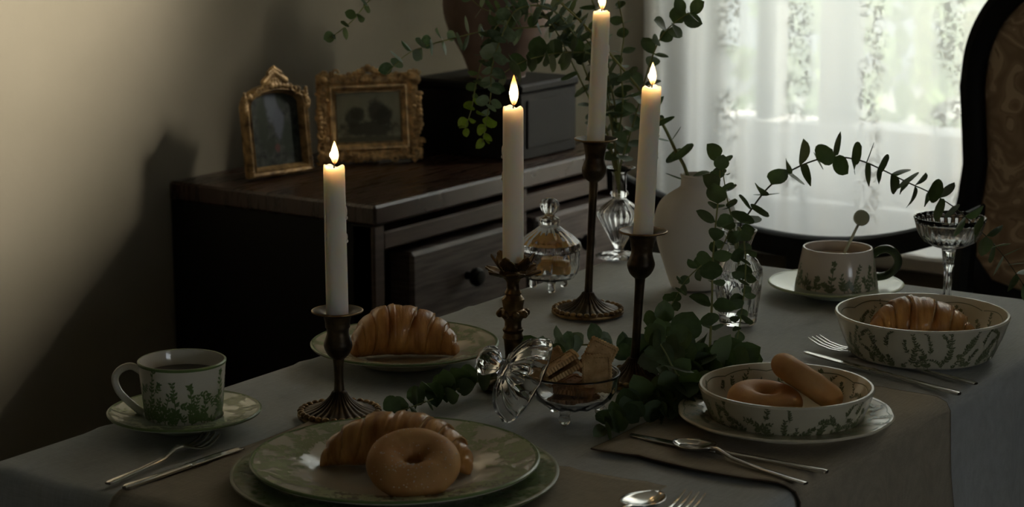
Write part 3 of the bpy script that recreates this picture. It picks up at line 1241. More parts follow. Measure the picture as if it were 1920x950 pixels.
# ------------------------------------------------------------------ crockery
def plate(name, label, cat, loc, Rr, wr_, rimz, m, printm=None, edge=None, scallop=0, seed=1, leaf=.006, n=26, wellprint=False, rz=0):
    t = thing(name, label, cat, loc, rz)
    rnd = random.Random(seed)
    bot = [(0, .002), (wr_ * .80, .002), (wr_ * .82, 0), (wr_ * .9, 0), (wr_ * .93, .003), (wr_ * 1.05, .0085), (Rr, rimz - .0018)]
    top = [(wr_ * .60, .0050), (wr_ * .90, .0055), (wr_ * .99, .0078), (wr_ * 1.05, .0115), (Rr - .001, rimz + .0008)]
    prof = bot + [(Rr + .0006, rimz - .0004)] + list(reversed(top)) + [(0, .005)]
    md = None
    if scallop:
        def md(r, z, th, i):
            k = min(1, max(0, (r - wr_) / (Rr - wr_)))
            return r * (1 + k * .012 * abs(math.sin(th * scallop / 2)) - k * .006), z
    MB().lathe(prof, 120 if scallop else 96, md).build('dish', m, t)
    S = Surf(top[3:], -1)
    S2 = Surf(top, -1)
    if printm:
        pb = floral(S, n, leaf, S.len * 1.5, rnd, .08, .25)
        pb2 = floral(S, n, leaf * .8, S.len * .9, rnd, .3, .3, up=0)
        pb.add(pb2.v, pb2.f)
        pb.build('floral_print', printm, t, fixn=False, smooth=False)
    if edge and not scallop:
        MB().lathe([(Rr + .0008, rimz - .0008), (Rr + .0010, rimz + .0004), (Rr - .0006, rimz + .0013), (Rr - .0030, rimz + .0012 - .002 * (rimz - .0115) / (Rr - wr_) - .0002)], 96).build('rim_band', edge, t)
    if edge and scallop:
        b = MB()
        pts = []
        for j in range(240):
            th = 2 * PI * j / 240
            pts.append((th, S.len * (.93 - .10 * (1 - abs(math.sin(th * scallop / 2))))))
        pline(b, S, pts, .0011)
        b.build('scalloped_line', edge, t, fixn=False)
    return t


def bowl(label, loc, Rr, rb, h, m, printm, seed, rz=0):
    t = thing('bowl', label, 'bowl', loc, rz)
    rnd = random.Random(seed)
    out = [(rb * .97, .001), (rb + .002, .004), (rb + (Rr - rb) * .62, h * .55), (Rr, h - .001)]
    inn = [(rb - .006, .0075), (rb + (Rr - rb) * .58 - .004, h * .55), (Rr - .0045, h - .0005)]
    prof = [(0, .002), (rb * .82, .002), (rb * .84, 0)] + out + [(Rr - .001, h + .0012), (Rr - .0032, h + .0012)] + list(reversed(inn)) + [(rb * .8, .006), (0, .006)]
    MB().lathe(prof, 96).build('body', m, t)
    So = Surf(out, 1)
    b = MB()
    for q in (floral(So, 34, .0052, So.len * .8, rnd, .04, .2), floral(So, 26, .0040, So.len * .5, rnd, .3, .35), floral(So, 40, .0045, So.len * .35, rnd, .02, .1)):
        b.add(q.v, q.f)
    b.build('outer_floral_print', printm, t, fixn=False, smooth=False)
    Si = Surf(inn, -1)
    b = floral(Si, 26, .0048, Si.len * .55, rnd, .2, .2)
    pts = []
    for j in range(240):
        th = 2 * PI * j / 240
        pts.append((th, Si.len * (.90 - .09 * (1 - abs(math.sin(th * 5))))))
    pline(b, Si, pts, .0009)
    b.build('inner_floral_print', printm, t, fixn=False, smooth=False)
    return t


def ring_handle(mb, pts, rad, flat=1.0, n=10):
    mb.tube(smooth_path(pts, 6), rad, n, flat=flat)


# left cup and saucer
P = tp(346, 768, TZ + .0165)
sauc = plate('saucer', 'pale green printed saucer under the teacup at the left table edge', 'saucer', (P.x, P.y, TZ), .0737, .036, .0165, M['celadon'], M['paleprint'], M['greenprint'], seed=11, leaf=.006, n=22)
cup = thing('teacup', 'white teacup of black tea with green garden print on left saucer', 'cup', (P.x - RT.x * .001, P.y - RT.y * .001, TZ + .0056), YAW)
CH = zat(P, 674) - TZ - .0056
o_ = [(.0365, .004), (.0385, .018), (.0405, .040), (.0424, CH - .001)]
i_ = [(.034, .006), (.0362, .018), (.0382, .040), (.0404, CH - .001)]
MB().lathe([(0, .002), (.029, .002), (.030, 0), (.034, 0)] + o_ + [(.0420, CH), (.0408, CH)] + list(reversed(i_)) + [(.028, .0045), (0, .004)], 72).build('cup_body', M['porcelain'], cup)
MB().lathe([(.0428, CH - .0022), (.0429, CH - .0004), (.0418, CH + .0006), (.0406, CH + .0005)], 72).build('rim_band', M['greenprint'], cup)
hb = MB()
ring_handle(hb, [(-.0395, 0, CH - .012), (-.049, 0, CH - .0065), (-.060, 0, CH - .010), (-.0655, 0, CH - .019), (-.0625, 0, CH - .031), (-.054, 0, CH - .041), (-.044, 0, CH - .050), (-.0385, 0, CH - .0535)], .0037, 1.0)
hb.build('handle', M['porcelain'], cup)
MB().lathe([(0, CH - .0145), (.0393, CH - .0145)], 48).build('tea_surface', M['tea'], cup)
S = Surf(o_, 1)
rnd = random.Random(4)
b = MB()
for k in range(16):     # tall garden stalks
    th = 2 * PI * k / 16 + rnd.uniform(-.1, .1)
    sprig(b, S, th, S.len * .03, PI / 2 + rnd.uniform(-.12, .12), S.len * rnd.uniform(.5, 1.0), .0068, rnd, rnd.uniform(-.35, .35))
for q in (floral(S, 26, .0058, S.len * .4, rnd, .02, .1), floral(S, 12, .0048, S.len * .4, rnd, .35, .3, up=.4), floral(S, 40, .005, .008, rnd, .0, .06)):
    b.add(q.v, q.f)
b.build('garden_print', M['greenprint'], cup, fixn=False, smooth=False)

# croissant plate at the back left
P = tp(759, 641, TZ + .02)
plate('dessert_plate', 'cream plate with thin green rim under the lone croissant', 'plate', (P.x, P.y, TZ), .1025, .058, .020, M['ivory'], M['paleprint'], M['greenprint'], seed=21, leaf=.008, n=18)
CRP = P
# charger and dinner plate at the near end
P = tp(741, 883, TZ + .016)
FP = P
plate('charger_plate', 'mottled green charger plate beneath the dinner plate', 'charger', (P.x, P.y, TZ + .003), .1435, .086, .014, M['chargergreen'], M['greenprint'], M['oliveprint'], seed=31, leaf=.009, n=40)
plate('dinner_plate', 'cream dinner plate with green foliage rim holding croissant and doughnut', 'plate', (P.x, P.y, TZ + .0085), .1265, .076, .0205, M['porcelain'], M['paleprint'], M['greenprint'], seed=32, leaf=.0095, n=40)
# underplate and bowl on the right placemat
P = tp(1473, 772, TZ + .017)
BP = P
plate('underplate', 'ivory scalloped underplate beneath the doughnut bowl', 'plate', (P.x, P.y, TZ + .0032), .1035, .068, .0155, M['ivory'], M['oliveprint'], M['oliveprint'], scallop=12, seed=41, leaf=.006, n=18)
bowl('ivory floral bowl holding two doughnuts on the right placemat', (P.x, P.y, TZ + .0084), .0845, .071, zat(P, 722) - TZ - .0084, M['ivory'], M['oliveprint'], 42, .4)
P = tp(1729, 588, TZ + .046)
FB = P
FBH = .047
bowl('ivory floral bowl holding a croissant near the far right corner', (P.x, P.y, TZ + .0005), .0957, .077, FBH, M['ivory'], M['oliveprint'], 43, 1.1)

# far cup, saucer and spoon
P = tp(1567, 529, TZ + .015)
plate('saucer', 'pale green saucer under the cup with the dark green handle', 'saucer', (P.x, P.y, TZ), .084, .046, .015, M['celadon'], None, M['paleprint'], seed=51)
FC = P
CH = zat(P, 463) - TZ - .0056
cup = thing('teacup', 'blush cup with dark green ring handle and leafy print at far end', 'cup', (P.x + RT.x * .001, P.y + RT.y * .001, TZ + .0056), YAW)
o_ = [(.0508, .003), (.0512, .008), (.0478, .030), (.0436, CH - .001)]
i_ = [(.047, .008), (.0445, .030), (.0405, CH - .001)]
MB().lathe([(0, .002), (.042, .002), (.043, 0), (.048, 0)] + o_ + [(.0428, CH + .0004), (.0414, CH + .0004)] + list(reversed(i_)) + [(.04, .005), (0, .005)], 72).build('cup_body', M['pinkglaze'], cup)
hb = MB()
ring_handle(hb, [(.0445, 0, CH - .010), (.052, 0, CH - .004), (.063, 0, CH - .0025), (.073, 0, CH - .009), (.0765, 0, CH - .020), (.071, 0, CH - .030), (.061, 0, CH - .0365), (.049, 0, CH - .0385)], .0053)
hb.build('handle', M['darkgreen'], cup)
S = Surf(o_, 1)
rnd = random.Random(9)
b = MB()
for k in range(20):
    sprig(b, S, 2 * PI * k / 20 + rnd.uniform(-.1, .1), S.len * .03, PI / 2 + rnd.uniform(-.3, .3), S.len * rnd.uniform(.35, .85), .0075, rnd, rnd.uniform(-.5, .5))
q = floral(S, 40, .0065, .012, rnd, 0, .15)
b.add(q.v, q.f)
b.build('leaf_print', M['oliveprint'], cup, fixn=False, smooth=False)
MB().lathe([(0, CH - .012), (.0395, CH - .012)], 40).build('milk_tea_surface', mat('milky_tea', (.62, .47, .33), .1), cup)
sp = thing('teaspoon', 'small spoon with a pale green disc end standing in the cup', 'spoon', (FC.x, FC.y, TZ + .0056), YAW)
top = Vector((.026, .0, zat(FC, 420) - TZ - .0056))
foot = Vector((-.004, .012, .0085))
sp_ = MB().tube([foot, foot.lerp(top, .6), top], [.0026, .0019, .0016], 8)
sp_.build('stem', M['celadon'], sp)
dsc = MB().lathe([(0, -.0022), (.0085, -.002), (.0102, 0), (.0085, .002), (0, .0022)], 24)
dsc.xf(Matrix.Translation(top + Vector((.0035, 0, .008))) @ Matrix.Rotation(R(78), 4, 'X'))
dsc.build('disc_end', M['celadon'], sp)
dsc = MB().ball((0, 0, 0), .008, 12, 8, (.8, .35, 1)).xf(Matrix.Translation(foot + Vector((0, 0, .004))))
dsc.build('spoon_bowl', M['celadon'], sp)


# ------------------------------------------------------------------ bakery
def croissant(label, loc, rz, L, H, bend=.32, seed=1):
    """crescent of rolled layers lying on its flat side; the middle wrap lies on top of the outer ones"""
    nu, nv = 160, 44
    cuts = [.20, .47, .70, .88]
    s0 = .16 if seed != 2 else -.05

    def env(q):
        return max(.0, 1 - q ** 1.6) ** .70 * .88 + .12 * (1 - q ** 6)

    def qs(s, sg):
        return min(1, abs(s - s0) / (1 - s0 * sg))

    def skew(a, sg):
        return .10 * math.sin(a + .4 * sg) * sg + .012 * math.sin(a * 3 + seed)

    def fn(u, v):
        s = u * 2 - 1
        a = 2 * PI * v
        sg = 1 if s > s0 else -1
        q = qs(s, sg)
        w_ = min(1, max(0, q + skew(a, sg) * (1 - q) * 1.4))
        lo, hi = 0, 1
        for c in cuts:
            if w_ >= c:
                lo = c
            elif hi == 1:
                hi = c
        t = (w_ - lo) / max(.02, hi - lo)
        e = .55 * env(q) + .45 * env(min(1, max(0, q - (w_ - lo) * .8)))
        e *= 1 + .03 * math.sin(PI * min(1, t)) - (.07 * max(0, 1 - t / .14) if lo > 0 else 0)
        if abs(s) > .96:
            e *= max(.03, (1 - abs(s)) / .04) ** .5
        r = H * .52 * e * (1 + .04 * noise.noise(Vector((s * 5, math.cos(a) * 2, math.sin(a) * 2 + seed))) + .014 * noise.noise(Vector((s * 30, math.cos(a) * 3, math.sin(a) * 3 + seed))))
        cx = math.sin(s * 1.1) / math.sin(1.1) * L / 2
        cy = bend * L * .5 * (s * s)
        cz = H * .45 * e
        tv = Vector((math.cos(s * .9), 2 * bend * s * .62, 0)).normalized()
        n = Vector((-tv.y, tv.x, 0))
        y, z = math.cos(a) * r * 1.15, math.sin(a) * r
        if z < 0:
            z *= .82
        p = Vector((cx, cy, cz)) + n * y
        return (p.x, p.y, max(0.0, cz + z))
    t = thing('croissant', label, 'croissant', loc, rz)
    MB().grid(fn, nu, nv, wrap=True).build('pastry', M['croissant'], t, auto=None)
    fl = MB()
    for sg in (-1, 1):          # pale torn edges of the wraps
        for c in cuts[:3]:
            pts = []
            for i in range(14):
                v = .03 + .42 * i / 13
                q = c
                for _ in range(8):
                    q = c - skew(2 * PI * v, sg) * (1 - q) * 1.4
                p = Vector(fn((s0 + sg * max(.02, q) * (1 - s0 * sg) + 1) / 2, v))
                pts.append(p)
            fl.tube(pts, .0007, 5)
    fl.build('wrap_edges', M['biscuit'], t)
    return t


croissant('golden croissant alone on the cream plate beside the left candlestick', (CRP.x - .0, CRP.y, TZ + .0062), YAW + R(184), .118, .057, .22, 1)
croissant('dark croissant on the dinner plate behind the leaning doughnut', (FP.x + TOCAM.x * -.022 + RT.x * .002, FP.y + TOCAM.y * -.022 + RT.y * .002, TZ + .0147), YAW + R(170), .136, .050, .25, 2)
croissant('glossy croissant lying in the far right ivory bowl', (FB.x + RT.x * .001, FB.y + RT.y * .001, TZ + .0085), YAW + R(176), .120, .058, .22, 3)


def donut(label, loc, rot, Rm, rm, sug, seed):
    t = thing('doughnut', label, 'doughnut', loc)
    t.rotation_euler = rot

    def fn(u, v):
        a, c = 2 * PI * u, 2 * PI * v
        r = rm * (1 + .05 * noise.noise(Vector((math.cos(a) * 2, math.sin(a) * 2, seed))))
        q = Rm + r * math.cos(c) * 1.02
        return (q * math.cos(a), q * math.sin(a), r * math.sin(c) * .86)
    MB().grid(fn, 56, 28, wrap=True).build('ring', M['donut'], t, auto=None)
    rnd = random.Random(seed)
    if sug:
        b = MB()
        for i in range(sug):
            k = rnd.random()
            u = (rnd.gauss(.70, .07) if k < .5 else rnd.random()) % 1
            v = rnd.uniform(.05, .45)
            p = Vector(fn(u, v)) * 1.002 + Vector((0, 0, .0002))
            b.ball(p, rnd.uniform(.0002, .0005), 5, 4, (1.6, 1.6, .6))
        b.build('sugar_dusting', M['sugar'], t)['kind'] = 'stuff'
    return t


# doughnut leaning on the croissant, hole toward the camera
P = tp(775, 868, TZ + .0147 + .0258)
donut('round doughnut with sugar dust leaning on the dinner plate croissant', (P.x, P.y, P.z), (R(23), 0, YAW + R(3)), .0240, .0160, 130, 3)
P = BP - RT * .021 + TOCAM * .004
donut('flat ring doughnut lying in the right bowl', (P.x, P.y, TZ + .0084 + .0215), (R(4), R(4), YAW), .0215, .0150, 0, 5)
P = tp(1513, 714, TZ + .0505)
dn = donut('doughnut leaning steeply on another inside the right bowl', (P.x, P.y, P.z), (0, 0, 0), .0248, .0142, 0, 6)
dn.rotation_euler = (RT * .56 + Vector((0, 0, .80)) - TOCAM * .16).to_track_quat('Z', 'Y').to_euler()


# ------------------------------------------------------------------ candles and candlesticks
def candle(label, base, h, r, shear=(0, 0), seed=1, drip=True, fl=.026):
    t = thing('candle', label, 'candle', base, 0)
    rnd = random.Random(seed)
    sx, sy = shear

    def sh(mb):
        mb.v = [(x + sx * z, y + sy * z, z) for (x, y, z) in mb.v]
        return mb

    def md(rr, z, th, i):
        return rr, z + (.0014 * math.sin(th * 2 + seed) + .0008 * math.sin(th * 5 + seed) if z > h - .004 and rr > r * .55 else 0)
    prof = [(0, 0), (r * 1.03, 0), (r * 1.02, h * .3), (r, h * .7), (r * .985, h - .0035), (r * .95, h - .0006), (r * .86, h), (r * .7, h - .0012), (r * .3, h - .0028), (0, h - .003)]
    sh(MB().lathe(prof, 40, md)).build('wax_body', M['wax'], t)
    if drip:
        d = MB()
        a0 = rnd.choice((YAW, YAW + .3)) + (PI if seed % 2 == 0 else 0)
        for (zz, ln) in ((h - .045, .006), (h - .070, .004)):
            d.ball((math.cos(a0) * r * .98, math.sin(a0) * r * .98, zz), .0014, 8, 6, (1, 1, ln / .0014))
            d.ball((math.cos(a0) * r * 1.0, math.sin(a0) * r * 1.0, zz - ln), .0017, 8, 6, (1, 1, 1.2))
        sh(d).build('wax_drip', M['wax'], t)
    tx, ty = sx * h, sy * h
    MB().tube(smooth_path([(tx, ty, h - .004), (tx + .0004, ty, h + .002), (tx + RT.x * .0016, ty + RT.y * .0016, h + .0065)], 4), .0007, 6).build('wick', M['wick'], t)
    k = fl / .026
    fp = [(0, 0), (.0018, .0012), (.0034, .0048), (.0042, .0090), (.0040, .0130), (.0030, .0175), (.0017, .0218), (.0007, .0248), (0, .0262)]
    f = MB().lathe(smooth_prof([(a * k ** .5, z * k) for a, z in fp], 3), 20)
    fo = f.build('flame', M['flame'], t, loc=(tx + RT.x * .0008, ty + RT.y * .0008, h + .0020))
    ld = bpy.data.lights.new('flame_light', 'POINT')
    ld.energy = .04
    ld.color = (1, .60, .26)
    ld.shadow_soft_size = .004
    lo = link('flame_light', ld, t, (tx, ty, h + .0125 * k))
    lo.visible_camera = True
    return t


def gadroon_base(prof, n, k0, k1, depth, lobes, mbn=None):
    def md(r, z, th, i):
        if k0 <= i <= k1:
            return r * (1 + depth * (abs(math.sin(th * lobes / 2)) - .5)), z
        return r, z
    return MB().lathe(prof, n, md)


def bronze_stick(label, base, H, cs, rb, shear=(0, 0), rimr=.0248):
    """fluted bell foot with beaded edge, slim stem, tulip cup with flat rim"""
    t = thing('candlestick', label, 'candlestick', base, 0)
    sx, sy = shear

    def sh(mb):
        mb.v = [(x + sx * max(0, z - .012), y + sy * max(0, z - .012), z) for (x, y, z) in mb.v]
        return mb
    fh = .0215
    prof = [(0, 0), (rb, 0), (rb * 1.01, .0015), (rb, .003), (rb * .93, .0042)]
    MB().lathe(prof + [(0, .0042)], 64).build('foot_disc', M['brassedge'], t)
    bell = [(rb * .93, .0040), (rb * .78, .0062), (rb * .60, .0085), (rb * .43, .0122), (rb * .30, .0165), (.0085, fh), (.0062, fh + .004), (0, fh + .005)]
    gadroon_base(smooth_prof(bell, 2), 144, 0, 11, .10, 26).build('fluted_foot', M['bronze'], t)
    bd = MB()
    for i in range(30):
        a = 2 * PI * i / 30
        bd.ball((rb * .925 * math.cos(a), rb * .925 * math.sin(a), .0052), .0037, 8, 6, (1, 1, .75))
    bd.build('beaded_edge', M['brassedge'], t)
    z1 = H - .047 * cs
    st = [(0, fh + .001), (.0056, fh + .002), (.0047, fh + .012), (.0046, (fh + z1) / 2), (.0052, z1 - .006), (.0062, z1), (0, z1 + .001)]
    sh(MB().lathe(smooth_prof(st[1:-1], 3), 20)).build('stem', M['bronze'], t)
    c = cs
    cupp = [(.0058, z1 - .001), (.0110 * c, z1 + .004 * c), (.0142 * c, z1 + .0125 * c), (.0125 * c, z1 + .0195 * c), (.0108 * c, z1 + .026 * c), (.0122 * c, z1 + .035 * c), (.0138 * c, z1 + .0425 * c)]
    cupp = smooth_prof(cupp, 3) + [(.0175 * c, H - .0018), (rimr, H - .0006), (rimr + .0006, H + .0006), (rimr - .0008, H + .0014), (.0165 * c, H - .0002), (.0125, H - .004), (.0122, H - .016), (0, H - .017)]
    sh(MB().lathe(cupp, 48)).build('candle_cup', M['bronze'], t)
    sh(MB().tube([(rimr * math.cos(2 * PI * i / 48), rimr * math.sin(2 * PI * i / 48), H + .0006) for i in range(48)], .0009, 6, closed=True)).build('rim_bead', M['brassedge'], t)
    return t


def stick_and_candle(base_px, rim_y, top_y, cw, rb, cs, lean, lab_s, lab_c, rimr, seed, fl):
    B = tp(*base_px)
    H = zat(B, rim_y) - TZ
    sv = RT * lean
    bronze_stick(lab_s, (B.x, B.y, TZ + .0005), H, cs, rb, (sv.x, sv.y), rimr)
    cb = Vector((B.x + sv.x * (H - .024), B.y + sv.y * (H - .024), TZ + H - .0155))
    ht = zat(cb, top_y) - cb.z
    candle(lab_c, cb, ht, cw / 2, (sv.x * .9, sv.y * .9), seed, True, fl)
    return B


stick_and_candle((637, 779), 584, 311, .0213, .0415, 1.0, -.006, 'short dark bronze candlestick beside the teacup at left', 'leftmost lit candle, in the short bronze candlestick near the teacup', .0248, 1, .0225)
stick_and_candle((1102, 586), 262, 21, .0206, .0435, 1.06, .040, 'tallest dark bronze candlestick standing at the back of the table', 'highest lit candle, in the tallest bronze candlestick', .0250, 3, .026)
stick_and_candle((1189, 714), 435, 163, .0205, .0415, 1.03, .050, 'bronze candlestick rising out of the eucalyptus pile', 'lit candle in front of the white vase, above the eucalyptus pile', .0247, 5, .0235)

# ornate brass candlestick with leaf cup
B = tp(962, 722)
H = zat(B, 487) - TZ
t = thing('candlestick', 'ornate antique brass candlestick with a leaf shaped drip cup', 'candlestick', (B.x, B.y, TZ + .0005))
ft = [(0, 0), (.033, 0), (.034, .003), (.031, .006), (.026, .008), (.018, .013), (.012, .020), (.0095, .026), (0, .027)]
gadroon_base(smooth_prof(ft, 2), 96, 6, 12, .12, 12).build('foot', M['antbrass'], t)
z = lambda y: zat(B, y) - TZ
stp = [(.0085, .024), (.0082, z(668)), (.0094, z(642)), (.0100, z(636)), (.0112, z(633)), (.0100, z(629)), (.0094, z(624)), (.0108, z(620)), (.0108, z(617)), (.0088, z(613)), (.0086, z(603)), (.0100, z(598)), (.0135, z(592)), (.0145, z(587)), (.0130, z(582)),
       (.0105, z(579)), (.0108, z(572)), (.0115, z(566)), (.0118, z(561)), (.0098, z(557)), (.0082, z(553)), (.0090, z(549)), (.0078, z(545)), (.0066, z(541)), (.0064, z(530)), (.0085, z(524)), (.0140, z(516)), (.0145, z(512)), (.0128, H - .010), (.0120, H - .002), (.0112, H - .002), (.0110, H - .012), (0, H - .013)]
MB().lathe(stp, 32).build('turned_stem', M['antbrass'], t)
kn = MB()
for i in range(8):
    a = 2 * PI * i / 8
    kn.ball((.0140 * math.cos(a), .0140 * math.sin(a), z(587)), .0042, 8, 6)
kn.build('knop_beads', M['antbrass'], t)


def petal(mb, a, r0, r1, z0, z1, wd, curl):
    def fn(u, v):
        r = r0 + (r1 - r0) * u
        zz = z0 + (z1 - z0) * (u ** 1.6) - curl * max(0, u - .75) * .06
        w_ = wd * math.sin(PI * min(1, .22 + .78 * u)) ** .7 * (1 + .16 * math.sin(u * 22))
        if u > .96:
            w_ *= .25
        s = (v - .5) * 2
        zz += .0025 * s * s * (1 if u > .2 else .3) + .0006 * math.cos(s * 9)
        return (r * math.cos(a) - s * w_ * math.sin(a), r * math.sin(a) + s * w_ * math.cos(a), zz)
    mb.grid(fn, 10, 6)


for (n_, r0, r1, z0, z1, wd, of) in ((6, .010, .0315, z(518), z(506), .0105, .2), (6, .010, .0235, z(508), z(478), .0095, .75)):
    for i in range(n_):
        pb = MB()
        petal(pb, 2 * PI * i / n_ + of, r0, r1, z0, z1, wd, .06)
        po_ = pb.build('brass_leaf', M['antbrass'], t, auto=None)
        s_ = po_.modifiers.new('thickness', 'SOLIDIFY')
        s_.thickness = .0012
cb = Vector((B.x, B.y, TZ + H - .0115))
candle('lit candle in the ornate brass candlestick at the centre left', cb, zat(cb, 201) - cb.z, .0107, (0, 0), 2, True, .031)


# ------------------------------------------------------------------ glassware
def flute(n, d, lo=-9, hi=9, ids=None):
    def md(r, z, th, i):
        if lo <= z <= hi and (ids is None or i in ids):
            return r * (1 + d * math.cos(th * n)), z
        return r, z
    return md


# covered sweet jar
B = tp(1030, 541)
jar = thing('candy_jar', 'cut glass lidded sweet jar with amber sweets at back left', 'jar', (B.x, B.y, TZ + .0005), .3)
r_ = .0385
ym = .000695
outer = [(0, .012), (.020, .012), (.031, .015), (.036, .021), (r_, .030), (r_, .042), (.0375, .050)]
inner = [(.0345, .050), (.0350, .042), (.0345, .031), (.0325, .024), (.027, .019), (.018, .017), (0, .017)]


def blocks(r, z, th, i):
    if i < len(outer) and .014 < z:
        q = math.cos(th * 18)
        return r * (1 + .030 * max(-.4, min(.4, q * 2)) * (1 if (int(z / .008) % 2) else .4)), z
    return r, z


pr_ = []
for i in range(len(outer) - 1):
    for k in range(3):
        pr_.append(tuple(outer[i][q] + (outer[i + 1][q] - outer[i][q]) * k / 3 for q in (0, 1)))
outer = pr_ + [outer[-1]]
MB().lathe(outer + inner, 108, blocks).build('jar_body', M['crystal'], jar, auto=25)
for i in range(3):
    a = 2 * PI * i / 3 + .9
    MB().lathe([(0, 0), (.0045, 0), (.0055, .003), (.0045, .009), (.0065, .0145), (0, .0155)], 12).xf(Matrix.Translation((.023 * math.cos(a), .023 * math.sin(a), 0))).build('foot', M['crystal'], jar)
ld_out = [(.0395, .0515), (.0400, .0545), (.0385, .060), (.031, .0675), (.020, .075), (.0125, .0805), (.0115, .084), (.0128, .0875), (.0118, .091), (.0065, .0935), (.006, .096), (.0105, .101), (.0125, .1065), (.0105, .113), (.005, .1165), (0, .117)]
ld_in = [(0, .0755), (.012, .074), (.028, .066), (.036, .059), (.0370, .0515)]


def ldm(r, z, th, i):
    if i < 5 and z > .053:
        return r * (1 + .022 * math.cos(th * 20)), z
    if .0 < r < .014 and z > .078:
        return r * (1 + .07 * math.cos(th * 8)), z
    return r, z


MB().lathe(ld_out + ld_in + [ld_out[0]], 108, ldm).build('jar_lid', M['crystal'], jar, auto=25)
rnd = random.Random(12)
for i in range(11):
    a, rr = rnd.uniform(0, 6.28), math.sqrt(rnd.random()) * .0215
    lay = i % 2
    c = MB()
    rbox(c, -.0072, .0072, -.006, .006, -.0045, .0045, .0016)
    c.xf(Matrix.Rotation(rnd.uniform(0, 3), 4, 'Z') @ Matrix.Rotation(rnd.uniform(-.3, .3), 4, 'X'))
    co = c.build('wrapped_sweet', M['candy'], None, loc=(B.x + rr * math.cos(a), B.y + rr * math.sin(a), TZ + .0245 + lay * .0102), smooth=False)
    tag(co, 'amber sweet inside the cut glass lidded jar', 'sweet', 'amber sweets in the glass jar')

# footed decanter vase
B = tp(1160, 482)
dec = thing('glass_decanter', 'fluted clear glass decanter vase on a flared foot at the back', 'vase', (B.x, B.y, TZ + .0005), 0)
hz = lambda y: zat(B, y) - TZ
do = [(0, .0015), (.024, 0), (.031, .0005), (.0315, .002), (.022, .005), (.011, hz(474)), (.0065, hz(469)), (.0065, hz(465)), (.011, hz(452)), (.020, hz(427)), (.0285, hz(405)), (.0295, hz(399)), (.0265, hz(392)), (.017, hz(381)), (.0095, hz(373)), (.0095, hz(369)), (.0125, hz(365)), (.0125, hz(361)), (.0095, hz(357)),
      (.0092, hz(330)), (.0105, hz(322)), (.0205, hz(315.5)), (.0212, hz(314))]
di = [(.0190, hz(314)), (.0085, hz(321)), (.0070, hz(331)), (.0070, hz(371)), (.0145, hz(383)), (.0245, hz(395)), (.0255, hz(404)), (.017, hz(427)), (.008, hz(450)), (0, hz(458))]
MB().lathe(do + di, 96, lambda r, z_, th, i: (r * (1 + (.045 * math.cos(th * 22) if 7 < i < 14 else .05 * math.cos(th * 16) if 2 < i < 6 else 0)), z_)).build('decanter_body', M['glass'], dec, auto=None)
DEC = Vector((B.x, B.y, TZ + hz(315)))

# white vase
B = tp(1302, 538)
wv = thing('ceramic_vase', 'matt white round shouldered ceramic vase holding eucalyptus', 'vase', (B.x, B.y, TZ + .0005), 0)
hz = lambda y: zat(B, y) - TZ
vp = [(0, .001), (.026, 0), (.0295, .001), (.032, .006), (.040, hz(495)), (.0485, hz(455)), (.0525, hz(420)), (.0505, hz(395)), (.043, hz(374)), (.030, hz(360)), (.0215, hz(352)), (.0196, hz(345)), (.0196, hz(333)), (.0202, hz(328)), (.0192, hz(326.5)),
      (.0172, hz(328)), (.0165, hz(335)), (.0165, hz(347)), (.024, hz(358)), (.043, hz(385)), (.048, hz(420)), (.03, .012), (0, .008)]
MB().lathe(smooth_prof(vp, 3), 72).build('vase_body', M['whitevase'], wv)
MB().lathe([(.0188, hz(326.6)), (.0204, hz(327.2)), (.0206, hz(329.5)), (.0197, hz(331))], 60).build('rolled_lip', M['whitevase'], wv)
WV = Vector((B.x, B.y, TZ + hz(328)))

# crystal vase
B = tp(1383, 607)
cv = thing('crystal_vase', 'small star cut crystal vase with eucalyptus behind the doughnut bowl', 'vase', (B.x, B.y, TZ + .0005), 0)
hz = lambda y: zat(B, y) - TZ
co_ = [(0, .003), (.016, 0), (.021, .001), (.0225, .004), (.024, .02), (.0265, hz(545)), (.0285, hz(515)), (.0278, hz(503)), (.022, hz(488)), (.0155, hz(478)), (.0132, hz(470)), (.0140, hz(458)), (.0180, hz(440)), (.0203, hz(433)), (.0206, hz(431))]
ci_ = [(.0188, hz(431)), (.0160, hz(441)), (.0112, hz(460)), (.0108, hz(470)), (.019, hz(489)), (.0240, hz(504)), (.0243, hz(516)), (.0220, hz(545)), (.0195, .022), (.017, .011), (0, .009)]
co2 = []
for i in range(len(co_) - 1):
    k2 = 5 if 3 <= i <= 6 else 1
    for k in range(k2):
        co2.append(tuple(co_[i][q] + (co_[i + 1][q] - co_[i][q]) * k / k2 for q in (0, 1)))
nco = len(co2) + 1


def starcut(r, z_, th, i):
    if i < nco and .008 < z_ < hz(500):
        zz = (z_ - .034) / .0285
        tt = (th / (2 * PI) * 6) % 1 - .5
        d = math.hypot(tt * 1.05 * 2, zz)
        an = math.atan2(zz, tt * 2)
        cut = .05 * abs(math.sin(an * 6)) * max(0, 1 - d) + .025 * abs(math.sin(th * 36 + z_ * 700)) * (1 if d > 1 else 0)
        return r * (1 - cut), z_
    return r, z_


MB().lathe(co2 + [co_[-1]] + ci_, 180, starcut).build('vase_body', M['crystal'], cv, auto=20)
CV = Vector((B.x, B.y, TZ + hz(432)))
wl = [(0, .0092), (.0168, .0112), (.0192, .022), (.0217, hz(545)), (.0238, hz(520)), (0, hz(520))]
MB().lathe(wl, 40).build('water', mat('vase_water', (.97, .98, .97), 0, trans=1, ior=1.33), cv)

